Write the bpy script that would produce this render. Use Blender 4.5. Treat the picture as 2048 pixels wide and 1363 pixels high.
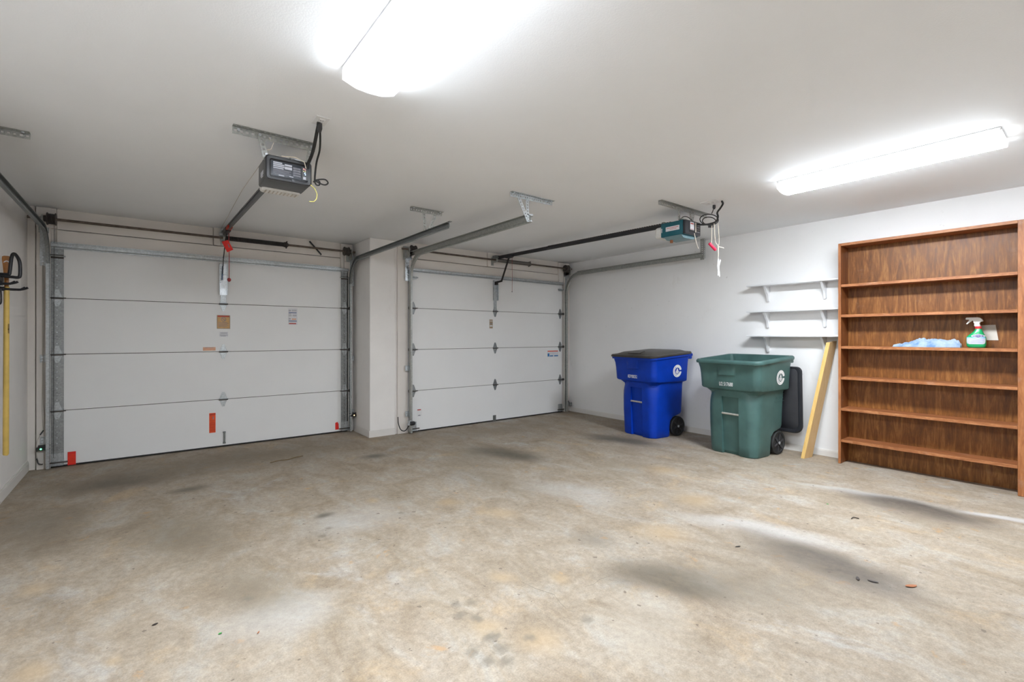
import bpy, bmesh, math, random
from mathutils import Vector, Matrix
for o in list(bpy.data.objects): bpy.data.objects.remove(o)
SC = bpy.context.scene
COL = SC.collection
R = math.radians
random.seed(7)

# ---------------------------------------------------------------- camera, world, exposure
F_PX, CY, YAW = 942.59, 671.6, 0.66179
cam = bpy.data.cameras.new('camera'); cam.sensor_fit = 'HORIZONTAL'; cam.sensor_width = 36
cam.lens = F_PX / 2048 * 36; cam.shift_y = -(681.5 - CY) / 2048; cam.clip_start = .02
camo = bpy.data.objects.new('camera', cam); COL.objects.link(camo)
camo.location = (.6056, -6.1618, 1.2406); camo.rotation_euler = (R(90), 0, -YAW)
SC.camera = camo
w = bpy.data.worlds.new('world'); SC.world = w; w.use_nodes = True
w.node_tree.nodes['Background'].inputs[0].default_value = (.8, .87, 1, 1)
w.node_tree.nodes['Background'].inputs[1].default_value = .02
vs = SC.view_settings; vs.view_transform = 'Standard'; vs.look = 'None'; vs.gamma = 1; vs.use_curve_mapping = False
vs.exposure = 0.88
LAMP_STRENGTH = 58.0
SC.cycles.max_bounces = 6; SC.cycles.glossy_bounces = 2; SC.cycles.caustics_reflective = False; SC.cycles.caustics_refractive = False

# ---------------------------------------------------------------- material helpers
class NT:
    def __init__(s, name):
        s.m = bpy.data.materials.new(name); s.m.use_nodes = True; s.t = s.m.node_tree
        s.b = s.t.nodes['Principled BSDF']
    def n(s, typ, **k):
        nd = s.t.nodes.new(typ)
        for a, v in k.items():
            if a.startswith('i_'):
                key = a[2:]; key = int(key) if key.isdigit() else key.replace('_', ' ')
                nd.inputs[key].default_value = v
            else: setattr(nd, a, v)
        return nd
    def l(s, a, b): s.t.links.new(a, b)
    def coord(s): return s.n('ShaderNodeTexCoord').outputs['Object']
    def mapping(s, vec, scale=(1, 1, 1), loc=(0, 0, 0), rot=(0, 0, 0)):
        m = s.n('ShaderNodeMapping'); m.inputs['Scale'].default_value = scale
        m.inputs['Location'].default_value = loc; m.inputs['Rotation'].default_value = rot
        s.l(vec, m.inputs['Vector']); return m.outputs[0]
    def noise(s, vec, scale, detail=4, rough=.55, dist=0):
        n = s.n('ShaderNodeTexNoise'); n.inputs['Scale'].default_value = scale; n.inputs['Detail'].default_value = detail
        n.inputs['Roughness'].default_value = rough; n.inputs['Distortion'].default_value = dist
        s.l(vec, n.inputs['Vector']); return n.outputs['Fac']
    def ramp(s, fac, stops):
        r = s.n('ShaderNodeValToRGB'); e = r.color_ramp.elements
        while len(e) < len(stops): e.new(.5)
        for el, (p, c) in zip(e, stops):
            el.position = p; el.color = c if len(c) == 4 else (*c, 1)
        s.l(fac, r.inputs[0]); return r.outputs[0]
    def rng(s, fac, a, b, c=0., d=1., smooth=True):
        m = s.n('ShaderNodeMapRange'); m.interpolation_type = 'SMOOTHSTEP' if smooth else 'LINEAR'
        for i, v in zip((1, 2, 3, 4), (a, b, c, d)): m.inputs[i].default_value = v
        s.l(fac, m.inputs[0]); return m.outputs[0]
    def mix(s, fac, a, b, mode='MIX'):
        m = s.n('ShaderNodeMix'); m.data_type = 'RGBA'; m.blend_type = mode
        for sock, v in ((m.inputs[0], fac), (m.inputs[6], a), (m.inputs[7], b)):
            if isinstance(v, (int, float)): sock.default_value = v
            elif isinstance(v, tuple): sock.default_value = v if len(v) == 4 else (*v, 1)
            else: s.l(v, sock)
        return m.outputs[2]
    def math(s, op, a, b=0.):
        m = s.n('ShaderNodeMath'); m.operation = op
        for sock, v in ((m.inputs[0], a), (m.inputs[1], b)):
            if isinstance(v, (int, float)): sock.default_value = v
            else: s.l(v, sock)
        return m.outputs[0]
    def bump(s, h, strength=.2, dist=.01):
        b = s.n('ShaderNodeBump'); b.inputs['Strength'].default_value = strength; b.inputs['Distance'].default_value = dist
        s.l(h, b.inputs['Height']); s.l(b.outputs[0], s.b.inputs['Normal'])
    def out(s, col=None, rough=None, metal=0., spec=.5):
        for nm, v in (('Base Color', col), ('Roughness', rough)):
            if v is None: continue
            if isinstance(v, (int, float)): s.b.inputs[nm].default_value = v
            elif isinstance(v, tuple): s.b.inputs[nm].default_value = v if len(v) == 4 else (*v, 1)
            else: s.l(v, s.b.inputs[nm])
        s.b.inputs['Metallic'].default_value = metal; s.b.inputs['Specular IOR Level'].default_value = spec
        return s.m

def paint(name, c, rough=.6, var=.06, scale=1.6, bump=.08, bscale=220, stain=None, spec=.35):
    t = NT(name); co = t.coord()
    f = t.noise(co, scale, 5, .6)
    d = tuple(x * (1 - var) for x in c); u = tuple(min(1, x * (1 + var * .5)) for x in c)
    col = t.ramp(f, [(.3, d), (.7, u)])
    if stain:
        g = t.rng(t.noise(t.mapping(co, (1, 1, .55)), 3.1, 8, .7), .60, .80)
        col = t.mix(t.math('MULTIPLY', g, .35), col, stain)
        sp = t.rng(t.noise(co, 26, 3, .5), .73, .78)
        col = t.mix(t.math('MULTIPLY', sp, .35), col, tuple(x * .55 for x in stain))
    if bump: t.bump(t.noise(co, bscale, 2, .5), bump, .002)
    return t.out(col, rough, 0, spec)

def plain(name, c, rough=.5, metal=0., spec=.5, var=.08, scale=30):
    t = NT(name); f = t.noise(t.coord(), scale, 3)
    col = t.ramp(f, [(.3, tuple(x * (1 - var) for x in c)), (.7, tuple(min(1, x * (1 + var)) for x in c))])
    return t.out(col, rough, metal, spec)

def galv(name, c, rough=.42, metal=.85):
    t = NT(name); co = t.coord()
    v = t.n('ShaderNodeTexVoronoi'); v.inputs['Scale'].default_value = 90; t.l(co, v.inputs['Vector'])
    sep = t.n('ShaderNodeSeparateColor'); t.l(v.outputs['Color'], sep.inputs[0])
    f = t.math('ADD', t.math('MULTIPLY', sep.outputs[0], .5), t.math('MULTIPLY', t.noise(co, 9, 4), .5))
    col = t.ramp(f, [(.2, tuple(x * .78 for x in c)), (.8, tuple(min(1, x * 1.18) for x in c))])
    return t.out(col, t.rng(f, .2, .8, rough - .07, rough + .1, False), metal)

def wood(name, dark, mid, light, grain=(14, 14, .9), rough=.42, rings=1.0, spec=.4, scuff=0.):
    t = NT(name); co = t.coord()
    m = t.mapping(co, grain)
    f1 = t.noise(m, 2.2, 6, .62, .9 * rings)
    f2 = t.noise(t.mapping(co, tuple(g * 6 for g in grain)), 2.0, 3, .6)
    f3 = t.noise(co, 1.7, 3)
    f = t.math('ADD', t.math('ADD', t.math('MULTIPLY', f1, .62), t.math('MULTIPLY', f2, .26)), t.math('MULTIPLY', f3, .12))
    col = t.ramp(f, [(.32, dark), (.5, mid), (.66, light)])
    if scuff:
        g = t.rng(t.noise(co, 7, 8, .75), .56, .72)
        col = t.mix(t.math('MULTIPLY', g, scuff), col, (.46, .36, .30))
    t.bump(f2, .06, .002)
    return t.out(col, t.rng(f2, .3, .7, rough - .06, rough + .08, False), 0, spec)

def floor_mat():
    t = NT('concrete_floor'); co = t.coord()
    sep = t.n('ShaderNodeSeparateXYZ'); t.l(co, sep.inputs[0])
    big = t.noise(co, .75, 6, .6, .4); mid = t.noise(t.mapping(co, (1.25, .8, 1), rot=(0, 0, .5)), 3.2, 6, .68, .6)
    fine = t.noise(co, 34, 5, .7); grit = t.noise(co, 150, 2, .6)
    col = t.ramp(mid, [(.28, (.232, .178, .122)), (.43, (.306, .248, .186)), (.55, (.350, .294, .231)), (.66, (.370, .330, .280)), (.78, (.388, .366, .335))])
    # ochre blush and pale bluish scuffs with shapes of their own
    och = t.math('MULTIPLY', t.rng(t.noise(t.mapping(co, (1, 1, 1), (5, 2, 0)), 2.3, 7, .7, .5), .53, .72), .55)
    col = t.mix(och, col, (.435, .312, .185))
    pal = t.math('MULTIPLY', t.rng(t.noise(t.mapping(co, (1, .7, 1), (11, 7, 0)), 1.7, 7, .68, .6), .55, .72), .6)
    col = t.mix(pal, col, (.435, .425, .41))
    dirt = t.math('MULTIPLY', t.rng(t.noise(t.mapping(co, (1, 1, 1), (3, 9, 0)), 1.1, 7, .62, .3), .55, .75), .45)
    col = t.mix(dirt, col, (.235, .185, .13))
    mot = t.noise(t.mapping(co, (1.3, .75, 1), (7, 1, 0), (0, 0, .5)), 12, 6, .7, .5)
    col = t.mix(.27, col, t.ramp(mot, [(.3, (.30, .29, .28)), (.52, (.5, .5, .5)), (.72, (.70, .68, .65))]), 'OVERLAY')
    col = t.mix(.42, col, t.ramp(fine, [(.3, (.30, .30, .30)), (.7, (.72, .72, .72))]), 'OVERLAY')
    col = t.mix(.26, col, t.ramp(grit, [(.3, (.25, .25, .25)), (.7, (.75, .75, .75))]), 'OVERLAY')
    # orange rust flecks
    rust = t.math('MULTIPLY', t.rng(t.noise(t.mapping(co, (1, 1, 1), (21, 4, 0)), 6.5, 5, .6, .4), .64, .72), .5)
    col = t.mix(rust, col, (.47, .26, .10))
    at = t.n('ShaderNodeAttribute'); at.attribute_name = 'stain'
    k = t.math('MULTIPLY', at.outputs['Alpha'], t.math('MULTIPLY', t.rng(fine, .2, .62, .84, 1.06, False), t.rng(mot, .25, .7, 1.08, .9, False)))
    col = t.mix(k, col, at.outputs['Color'])
    dots = t.rng(t.noise(t.mapping(co, loc=(4, 4, 0)), 24, 2, .4), .715, .745)
    col = t.mix(t.math('MULTIPLY', dots, .7), col, (.13, .10, .08))
    h = t.math('ADD', t.math('MULTIPLY', fine, .6), t.math('MULTIPLY', grit, .4))
    t.bump(h, .16, .004)
    return t.out(col, t.rng(mid, .3, .7, .62, .8, False), 0, .3)

M = {}
M['floor'] = floor_mat()
M['wall'] = paint('wall_paint', (.88, .85, .82), stain=(.55, .46, .36), bump=.1)
M['wall_r'] = paint('wall_paint_white', (.87, .86, .85), var=.03, stain=(.62, .56, .50), bump=.1)
M['ceil'] = paint('ceiling_paint', (.90, .915, .93), rough=.75, var=.03, scale=.9, bump=.22, bscale=130)
M['trim'] = paint('trim_paint', (.80, .75, .70), rough=.45, stain=(.40, .30, .2), bump=.03)
M['base'] = paint('baseboard_paint', (.76, .73, .69), rough=.45, stain=(.42, .33, .22), bump=.02)
M['door'] = paint('door_enamel', (.86, .86, .855), rough=.4, var=.025, bump=.05, bscale=400, spec=.4)
M['joint'] = plain('joint_foam', (.10, .09, .075), .8)
M['crackm'] = plain('crack_dirt', (.20, .17, .13), .9)
M['edge'] = wood('worn_front_edge', (.17, .052, .016), (.36, .136, .048), (.52, .24, .105), (12, 3.0, 12), .45, scuff=.22)
M['edgev'] = wood('worn_upright_edge', (.20, .065, .020), (.36, .135, .045), (.50, .215, .085), (10, 10, 1.6), .45, scuff=.2)
M['stile'] = galv('grey_end_stile', (.34, .355, .36), .45)
M['galv'] = galv('galvanised_steel', (.50, .53, .545))
M['galvd'] = galv('weathered_track_steel', (.27, .285, .285), .45)
M['galvg'] = galv('dull_track_steel', (.43, .44, .42), .45)
M['galvb'] = galv('bright_zinc', (.72, .76, .80), .32)
M['shaft'] = plain('bare_shaft_steel', (.14, .11, .09), .5, .7, scale=18, var=.3)
M['spring'] = plain('oiled_spring_steel', (.055, .05, .048), .42, .7)
M['springg'] = plain('grey_spring_steel', (.16, .15, .14), .45, .75)
M['iron'] = plain('cast_drum', (.075, .065, .06), .5, .4)
M['black'] = plain('black_plastic', (.022, .022, .025), .38)
M['rubber'] = plain('black_rubber', (.018, .018, .018), .7)
M['chg'] = plain('charcoal_plastic', (.075, .078, .082), .42)
M['chd'] = plain('dark_charcoal_plastic', (.032, .034, .042), .4)
M['navy'] = plain('dark_blue_black_panel', (.03, .036, .05), .22)
M['teal'] = plain('teal_enamel', (.006, .10, .135), .38)
M['tealg'] = plain('pale_teal_underside', (.20, .32, .36), .5)  # opener underside, a paler teal than its housing
M['lens'] = plain('milky_lens', (.72, .71, .68), .35, var=.03)
M['white'] = plain('white_plastic', (.80, .80, .80), .4, var=.03)
M['paper'] = plain('paper_label', (.74, .74, .77), .6, var=.04)
M['print'] = plain('grey_print', (.22, .22, .25), .6)
M['lprint'] = plain('pale_print', (.55, .56, .62), .5)
M['blueprint'] = plain('navy_print', (.05, .12, .26), .5)
M['bprint'] = plain('blue_print', (.02, .16, .42), .5)
M['red'] = plain('signal_red', (.80, .022, .014), .5)
M['redorange'] = plain('red_orange_vinyl', (.80, .085, .012), .5)
M['dkred'] = plain('dark_red_print', (.50, .03, .01), .5)
M['peach'] = plain('faded_orange_label', (.75, .42, .28), .6)
M['amberlab'] = plain('amber_label', (.62, .36, .14), .5)
M['browntape'] = plain('brown_label', (.36, .27, .17), .6)
M['cordred'] = plain('red_cord', (.36, .05, .05), .6)
M['cerise'] = plain('cerise_handle', (.72, .015, .07), .45)
M['cream'] = plain('cream_string', (.74, .66, .55), .8)
M['wire'] = plain('grey_bell_wire', (.50, .46, .40), .6)
M['yellow'] = plain('yellow_wire', (.75, .68, .16), .5)
M['cloth'] = None
M['bluebin'] = plain('blue_polyethylene', (.001, .040, .40), .45, spec=.28, scale=7, var=.12)
M['greenbin'] = plain('green_polyethylene', (.058, .124, .114), .42, spec=.45, scale=6, var=.16)
M['lidb'] = plain('brown_black_lid', (.045, .038, .033), .38, spec=.5, scale=9, var=.2)
M['bar'] = plain('galvanised_bar', (.62, .60, .55), .4, .6)
M['pine'] = wood('pine_lumber', (.58, .36, .15), (.68, .45, .21), (.74, .52, .27), (20, 20, 1.2), .55)
M['pineedge'] = wood('pine_edge', (.70, .42, .12), (.80, .52, .18), (.85, .58, .22), (20, 20, 1.2), .5)
M['bk'] = wood('stained_side', (.085, .026, .008), (.185, .060, .017), (.30, .108, .034), (16, 16, 1.3), .4, scuff=.25)
M['bkback'] = wood('stained_plywood', (.085, .026, .005), (.205, .074, .014), (.38, .168, .046), (7, 9, 1.1), .42, 1.8, spec=.36, scuff=.08)
M['bkshelf'] = wood('stained_shelf', (.15, .048, .016), (.28, .098, .034), (.42, .165, .062), (14, 1.2, 14), .45, scuff=.28)
M['shelfw'] = paint('white_shelf_paint', (.80, .80, .805), .4, .02, bump=0)
M['yhandle'] = plain('yellow_fibreglass', (.72, .50, .13), .45, var=.1, scale=12)
M['bgrip'] = plain('brown_grip', (.33, .13, .03), .45, var=.15)
M['hook'] = plain('vinyl_coated_hook', (.012, .012, .016), .45)
M['copper'] = plain('dry_leaf', (.36, .13, .05), .7)
M['twig'] = plain('twig_bark', (.17, .11, .05), .8)
M['bug'] = plain('dark_leaf', (.035, .025, .02), .6)
M['grass'] = plain('green_leaf', (.05, .30, .06), .6)
M['bottle'] = plain('green_bottle', (.012, .34, .115), .22, scale=5)
M['capred'] = plain('red_collar', (.60, .03, .04), .4)
M['milk'] = plain('cream_nozzle', (.76, .73, .68), .4, var=.03)

def emis(name, c, strength):
    t = NT(name); t.b.inputs['Base Color'].default_value = (.8, .8, .8, 1)
    t.b.inputs['Emission Color'].default_value = (*c, 1); t.b.inputs['Emission Strength'].default_value = strength
    if not name.startswith('lit'): t.m.cycles.emission_sampling = 'NONE'
    return t.m
M['tube'] = emis('lit_diffuser', (.855, .925, 1.0), LAMP_STRENGTH)
M['tubeside'] = emis('lit_diffuser_flank', (.855, .925, 1.0), LAMP_STRENGTH * .30)
M['tubeend'] = emis('lit_end_cap', (.93, .965, 1.0), 2.2)
M['ledg'] = emis('green_led', (.05, 1, .25), 7)
M['leda'] = emis('amber_led', (1, .55, .15), 5)
M['ledb'] = emis('blue_led', (.25, .5, 1), 3)
M['ledr'] = emis('red_led', (1, .12, .1), 1.2)
M['ledy'] = emis('yellow_led', (.9, .8, .1), 1.2)

# ---------------------------------------------------------------- mesh helpers
class MB:
    def __init__(s): s.v = []; s.f = []
    def add(s, v, f):
        k = len(s.v); s.v += [tuple(p) for p in v]; s.f += [tuple(i + k for i in q) for q in f]; return s
    def box(s, a, b, bev=0., seg=1):
        (x0, y0, z0), (x1, y1, z1) = [min(p, q) for p, q in zip(a, b)], [max(p, q) for p, q in zip(a, b)]
        if bev:
            bm = bmesh.new(); bmesh.ops.create_cube(bm, size=1)
            for vv in bm.verts: vv.co = ((x0 + x1) / 2 + vv.co.x * (x1 - x0), (y0 + y1) / 2 + vv.co.y * (y1 - y0), (z0 + z1) / 2 + vv.co.z * (z1 - z0))
            bmesh.ops.bevel(bm, geom=bm.edges[:], offset=bev, segments=seg, profile=.5, affect='EDGES')
            bm.verts.index_update(); s.add([v.co[:] for v in bm.verts], [[v.index for v in f.verts] for f in bm.faces]); bm.free(); return s
        return s.add([(x0, y0, z0), (x1, y0, z0), (x1, y1, z0), (x0, y1, z0), (x0, y0, z1), (x1, y0, z1), (x1, y1, z1), (x0, y1, z1)],
                     [(0, 3, 2, 1), (4, 5, 6, 7), (0, 1, 5, 4), (1, 2, 6, 5), (2, 3, 7, 6), (3, 0, 4, 7)])
    def bar(s, p, q, wd, th, up=(0, 0, 1)):            # rectangular bar p->q, wd across, th along up
        p, q = Vector(p), Vector(q); d = (q - p).normalized(); u = Vector(up)
        a = d.cross(u)
        if a.length < 1e-4: a = d.cross(Vector((1, 0, 0)))
        a.normalize(); b = a.cross(d).normalized()
        vs_ = [e + a * sx * wd / 2 + b * sz * th / 2 for e in (p, q) for sx, sz in ((-1, -1), (1, -1), (1, 1), (-1, 1))]
        return s.add(vs_, [(0, 1, 2, 3), (7, 6, 5, 4), (0, 4, 5, 1), (1, 5, 6, 2), (2, 6, 7, 3), (3, 7, 4, 0)])
    def tube(s, pts, r, n=8, cap=True):
        pts = [Vector(p) for p in pts]; k = len(s.v); rs = r if isinstance(r, (list, tuple)) else [r] * len(pts)
        prev = None
        for i, p in enumerate(pts):
            d = (pts[min(i + 1, len(pts) - 1)] - pts[max(i - 1, 0)]).normalized()
            if prev is None:
                a = d.cross(Vector((0, 0, 1)))
                if a.length < .05: a = d.cross(Vector((1, 0, 0)))
            else: a = prev - d * prev.dot(d)
            a.normalize(); prev = a; b = d.cross(a)
            s.v += [tuple(p + a * rs[i] * math.cos(2 * math.pi * j / n) + b * rs[i] * math.sin(2 * math.pi * j / n)) for j in range(n)]
        for i in range(len(pts) - 1):
            for j in range(n):
                j2 = (j + 1) % n; s.f.append((k + i * n + j, k + i * n + j2, k + (i + 1) * n + j2, k + (i + 1) * n + j))
        if cap:
            s.f.append(tuple(k + j for j in range(n))[::-1]); s.f.append(tuple(k + (len(pts) - 1) * n + j for j in range(n)))
        return s
    def cyl(s, p, q, r, n=16): return s.tube([p, q], r, n)
    def lathe(s, p, axis, prof, n=20):                  # prof: list of (distance along axis, radius)
        a = Vector(axis).normalized(); p = Vector(p)
        return s.tube_r([p + a * t for t, _ in prof], [r for _, r in prof], a, n)
    def tube_r(s, pts, rs, a, n):
        u = a.cross(Vector((0, 0, 1)))
        if u.length < .05: u = a.cross(Vector((1, 0, 0)))
        u.normalize(); v = a.cross(u); k = len(s.v)
        for p, r in zip(pts, rs): s.v += [tuple(p + u * r * math.cos(2 * math.pi * j / n) + v * r * math.sin(2 * math.pi * j / n)) for j in range(n)]
        for i in range(len(pts) - 1):
            for j in range(n):
                j2 = (j + 1) % n; s.f.append((k + i * n + j, k + i * n + j2, k + (i + 1) * n + j2, k + (i + 1) * n + j))
        s.f.append(tuple(k + j for j in range(n))[::-1]); s.f.append(tuple(k + (len(pts) - 1) * n + j for j in range(n))); return s
    def prism(s, poly, fn, t0, t1):                     # polygon (a,b) extruded t0->t1, fn(a,b,t)->xyz
        n = len(poly)
        return s.add([fn(a, b, t) for t in (t0, t1) for a, b in poly],
                     [tuple(range(n))[::-1], tuple(range(n, 2 * n))] + [(i, (i + 1) % n, n + (i + 1) % n, n + i) for i in range(n)])
    def loft(s, rings, cap0=True, cap1=True):
        n = len(rings[0]); k = len(s.v)
        for r_ in rings: s.v += [tuple(p) for p in r_]
        for i in range(len(rings) - 1):
            for j in range(n):
                j2 = (j + 1) % n; s.f.append((k + i * n + j, k + i * n + j2, k + (i + 1) * n + j2, k + (i + 1) * n + j))
        if cap0: s.f.append(tuple(k + j for j in range(n))[::-1])
        if cap1: s.f.append(tuple(k + (len(rings) - 1) * n + j for j in range(n)))
        return s
    def mesh(s, name, mat, xf=None, smooth=35):
        me = bpy.data.meshes.new(name)
        vv = s.v if xf is None else [tuple(xf @ Vector(p)) for p in s.v]
        me.from_pydata(vv, [], s.f); me.validate()
        bm = bmesh.new(); bm.from_mesh(me); bmesh.ops.recalc_face_normals(bm, faces=bm.faces[:]); bm.to_mesh(me); bm.free()
        if smooth:
            me.polygons.foreach_set('use_smooth', [True] * len(me.polygons)); me.set_sharp_from_angle(angle=R(smooth))
        me.materials.append(M[mat] if isinstance(mat, str) else mat)
        return me
    def build(s, name, mat, parent=None, local=False, label=None, smooth=35):
        xf = None
        if parent is not None and not local: xf = WM[parent.name].inverted()
        return obj(name, s.mesh(name, mat, xf, smooth), parent, label)

WM = {}
def obj(name, data, parent=None, label=None, loc=None, rot=None):
    o = bpy.data.objects.new(name, data); COL.objects.link(o)
    WM[o.name] = WM[parent.name] if parent is not None else Matrix.Identity(4)
    if parent is not None: o.parent = parent
    if loc is not None: o.location = loc
    if rot is not None: o.rotation_euler = rot
    if label: o['label'] = label
    return o
def tag(o, label=None, cat=None, group=None, kind=None):
    for k, v in (('label', label), ('category', cat), ('group', group), ('kind', kind)):
        if v: o[k] = v
    return o
def thing(name, loc, label, cat, group=None, rz=0., kind=None):
    o = bpy.data.objects.new(name, None); COL.objects.link(o); o.empty_display_size = .1
    o.location = loc; o.rotation_euler = (0, 0, rz)
    WM[o.name] = Matrix.Translation(Vector(loc)) @ Matrix.Rotation(rz, 4, 'Z')
    return tag(o, label, cat, group, kind)
def struct(name, mb, mat, parent=None, smooth=35):
    o = mb.build(name, mat, parent, smooth=smooth); o['kind'] = 'structure'; return o
def text_mesh(txt, size, mat, name, bold=.0, sx=1.):
    cu = bpy.data.curves.new('lettering', 'FONT'); cu.body = txt; cu.size = size; cu.align_x = 'CENTER'; cu.align_y = 'CENTER'
    cu.offset = bold; cu.resolution_u = 3; cu.extrude = .0006
    o = bpy.data.objects.new('lettering', cu); COL.objects.link(o)
    dg = bpy.context.evaluated_depsgraph_get(); me = bpy.data.meshes.new_from_object(o.evaluated_get(dg))
    bpy.data.objects.remove(o); bpy.data.curves.remove(cu); me.name = name
    for v in me.vertices: v.co.x *= sx
    me.materials.clear(); me.materials.append(M[mat]); return me

# ---------------------------------------------------------------- room shell
H, XL, XR, YA, YB, YR = 2.444, -.25, 6.174, .05, -.54, -7.6
PX0, PX1 = 2.775, 3.12
S = .5334
STAINS = [  # x, y, radius x, radius y, rotation, colour, strength, core (fraction of the radius that is solid)
    (3.72, -4.75, .20, .75, .35, (.52, .51, .50), .5, .2), (5.05, -4.9, .11, .7, .3, (.52, .51, .50), .55, .2), (5.22, -5.75, .07, .45, .2, (.54, .53, .53), .7, .3), (3.3, -3.5, .25, .6, .3, (.50, .49, .47), .4, .2),
    (1.08, -3.85, .35, .28, 0, (.48, .475, .46), .4, .2), (1.75, -3.0, .5, .35, .2, (.47, .455, .43), .4, .2), (2.3, -4.9, .4, .3, .4, (.47, .43, .37), .3, .1),
    (4.99, -5.27, .27, .56, .03, (.048, .043, .043), .97, .18), (4.88, -5.35, .36, .70, .1, (.19, .15, .11), .55, .0),
    (3.56, -5.18, .28, .56, .0, (.062, .056, .057), .88, .15), (3.48, -5.10, .42, .68, .1, (.17, .14, .105), .6, .0),
    (2.71, -4.76, .30, .46, .55, (.10, .084, .062), .85, .12), (2.95, -4.98, .34, .68, .5, (.19, .16, .12), .65, .0),
    (3.62, -2.24, .29, .62, .3, (.066, .058, .044), .97, .12), (3.45, -2.15, .6, .8, .3, (.20, .17, .125), .5, .0),
    (5.07, -2.5, .26, .75, .25, (.10, .088, .07), .9, .1),
    (2.48, -1.45, .22, .15, -.3, (.11, .098, .08), .85, .0), (2.95, -2.75, .40, 1.0, .05, (.22, .185, .14), .4, .0),
    (.9, -1.55, .24, .12, .1, (.13, .115, .09), .8, .0), (.42, -.95, .6, .46, 0, (.11, .09, .066), .8, .0), (.1, -1.9, .45, .8, .2, (.16, .13, .095), .6, .0), (1.3, -.7, 1.7, .7, .05, (.19, .15, .105), .7, .0),
    (4.3, -1.1, 1.8, .5, 0, (.24, .20, .15), .4, .0), (1.6, -2.79, .11, .07, .3, (.11, .098, .078), .85, .1),
    (.78, -2.6, .40, .85, .35, (.18, .145, .10), .68, .0), (1.05, -3.55, .26, .45, .2, (.20, .165, .12), .6, .0), (2.78, -4.17, .2, .24, 0, (.19, .165, .135), .6, .0), (4.2, -3.3, .7, .5, 0, (.27, .225, .165), .35, .0)]
STAINS += [(x, y, r_, r_ * 1.2, .3, (.46, .33, .19), .5, .0) for x, y, r_ in ((1.975, -2.70, .08), (2.58, -3.5, .16), (.274, -3.72, .10), (.5, -3.8, .05), (.163, -2.9, .09), (1.76, -4.52, .10), (1.88, -4.72, .14), (2.3, -4.4, .08), (2.05, -4.2, .08), (3.9, -4.2, .2), (4.4, -3.6, .25), (3.2, -4.4, .2), (2.4, -3.1, .12))]
STAINS += [(x + .02, y, .030 + .012 * ((i * 7) % 5) / 4, .036, i * .9, (.19, .165, .13), .8, .35) for i, (x, y) in enumerate(((1.733, -4.287), (1.792, -4.323), (1.742, -4.44), (1.703, -4.592), (1.724, -4.597), (1.676, -4.744), (1.703, -4.676), (2.095, -4.715), (1.829, -4.678), (1.63, -4.70), (1.62, -4.62), (1.70, -4.38), (1.46, -3.15), (1.53, -3.05), (2.0, -3.05), (.98, -3.62)))]
def floor_mesh():
    import numpy as np, mathutils.noise as mn
    x0, x1, y0, y1, st_ = XL - .1, XR + .1, YR - .1, YA + .6, .02
    nx, ny = int((x1 - x0) / st_), int((y1 - y0) / st_)
    X, Y = np.meshgrid(np.linspace(x0, x1, nx + 1), np.linspace(y0, y1, ny + 1))
    X, Y = X.ravel(), Y.ravel()
    c3 = 3                                               # coarse warp field, sampled every third vertex
    wx = np.zeros((ny // c3 + 2, nx // c3 + 2)); wy = wx.copy()
    for a in range(wx.shape[0]):
        for b_ in range(wx.shape[1]):
            p = Vector((b_ * c3 * st_ * 2.6, a * c3 * st_ * 2.6, .3))
            wx[a, b_] = mn.fractal(p, 1.0, 2.0, 4); wy[a, b_] = mn.fractal(p + Vector((31, 17, 5)), 1.0, 2.0, 4)
    def up(g):
        I, J = np.meshgrid(np.arange(nx + 1) / c3, np.arange(ny + 1) / c3); i0, j0 = I.astype(int), J.astype(int); fi, fj = I - i0, J - j0
        return ((g[j0, i0] * (1 - fi) + g[j0, i0 + 1] * fi) * (1 - fj) + (g[j0 + 1, i0] * (1 - fi) + g[j0 + 1, i0 + 1] * fi) * fj).ravel()
    wx, wy = up(wx) * .16, up(wy) * .16
    C = np.zeros((len(X), 3)); A = np.zeros(len(X))
    for x, y, rx, ry, rot, c, a, core in STAINS:
        cs, sn = math.cos(rot), math.sin(rot); k = min(.5, max(.2, (rx + ry) * .55))
        dx, dy_ = X + wx * k - x, Y + wy * k - y
        d = np.hypot((dx * cs + dy_ * sn) / rx, (dy_ * cs - dx * sn) / ry)
        t_ = np.clip((1.0 - d) / (1.0 - core), 0, 1); m = t_ * t_ * (3 - 2 * t_) * a
        C = C * (1 - m)[:, None] + np.array(c) * m[:, None]; A = A * (1 - m) + m
    rgb = C / np.maximum(A, 1e-5)[:, None]
    me = bpy.data.meshes.new('floor')
    idx = np.arange((nx + 1) * (ny + 1)).reshape(ny + 1, nx + 1)
    q = np.stack([idx[:-1, :-1], idx[:-1, 1:], idx[1:, 1:], idx[1:, :-1]], -1).reshape(-1, 4)
    me.vertices.add(len(X)); me.vertices.foreach_set('co', np.stack([X, Y, np.zeros_like(X)], -1).astype(np.float32).ravel())
    me.loops.add(q.size); me.loops.foreach_set('vertex_index', q.ravel().astype(np.int32))
    me.polygons.add(len(q)); me.polygons.foreach_set('loop_start', np.arange(0, q.size, 4, dtype=np.int32))
    me.update(calc_edges=True); me.validate()
    ca = me.color_attributes.new('stain', 'FLOAT_COLOR', 'POINT')
    ca.data.foreach_set('color', np.concatenate([rgb, A[:, None]], 1).astype(np.float32).ravel())
    me.materials.append(M['floor']); return me
FLOOR = tag(obj('floor', floor_mesh()), kind='structure')
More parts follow.
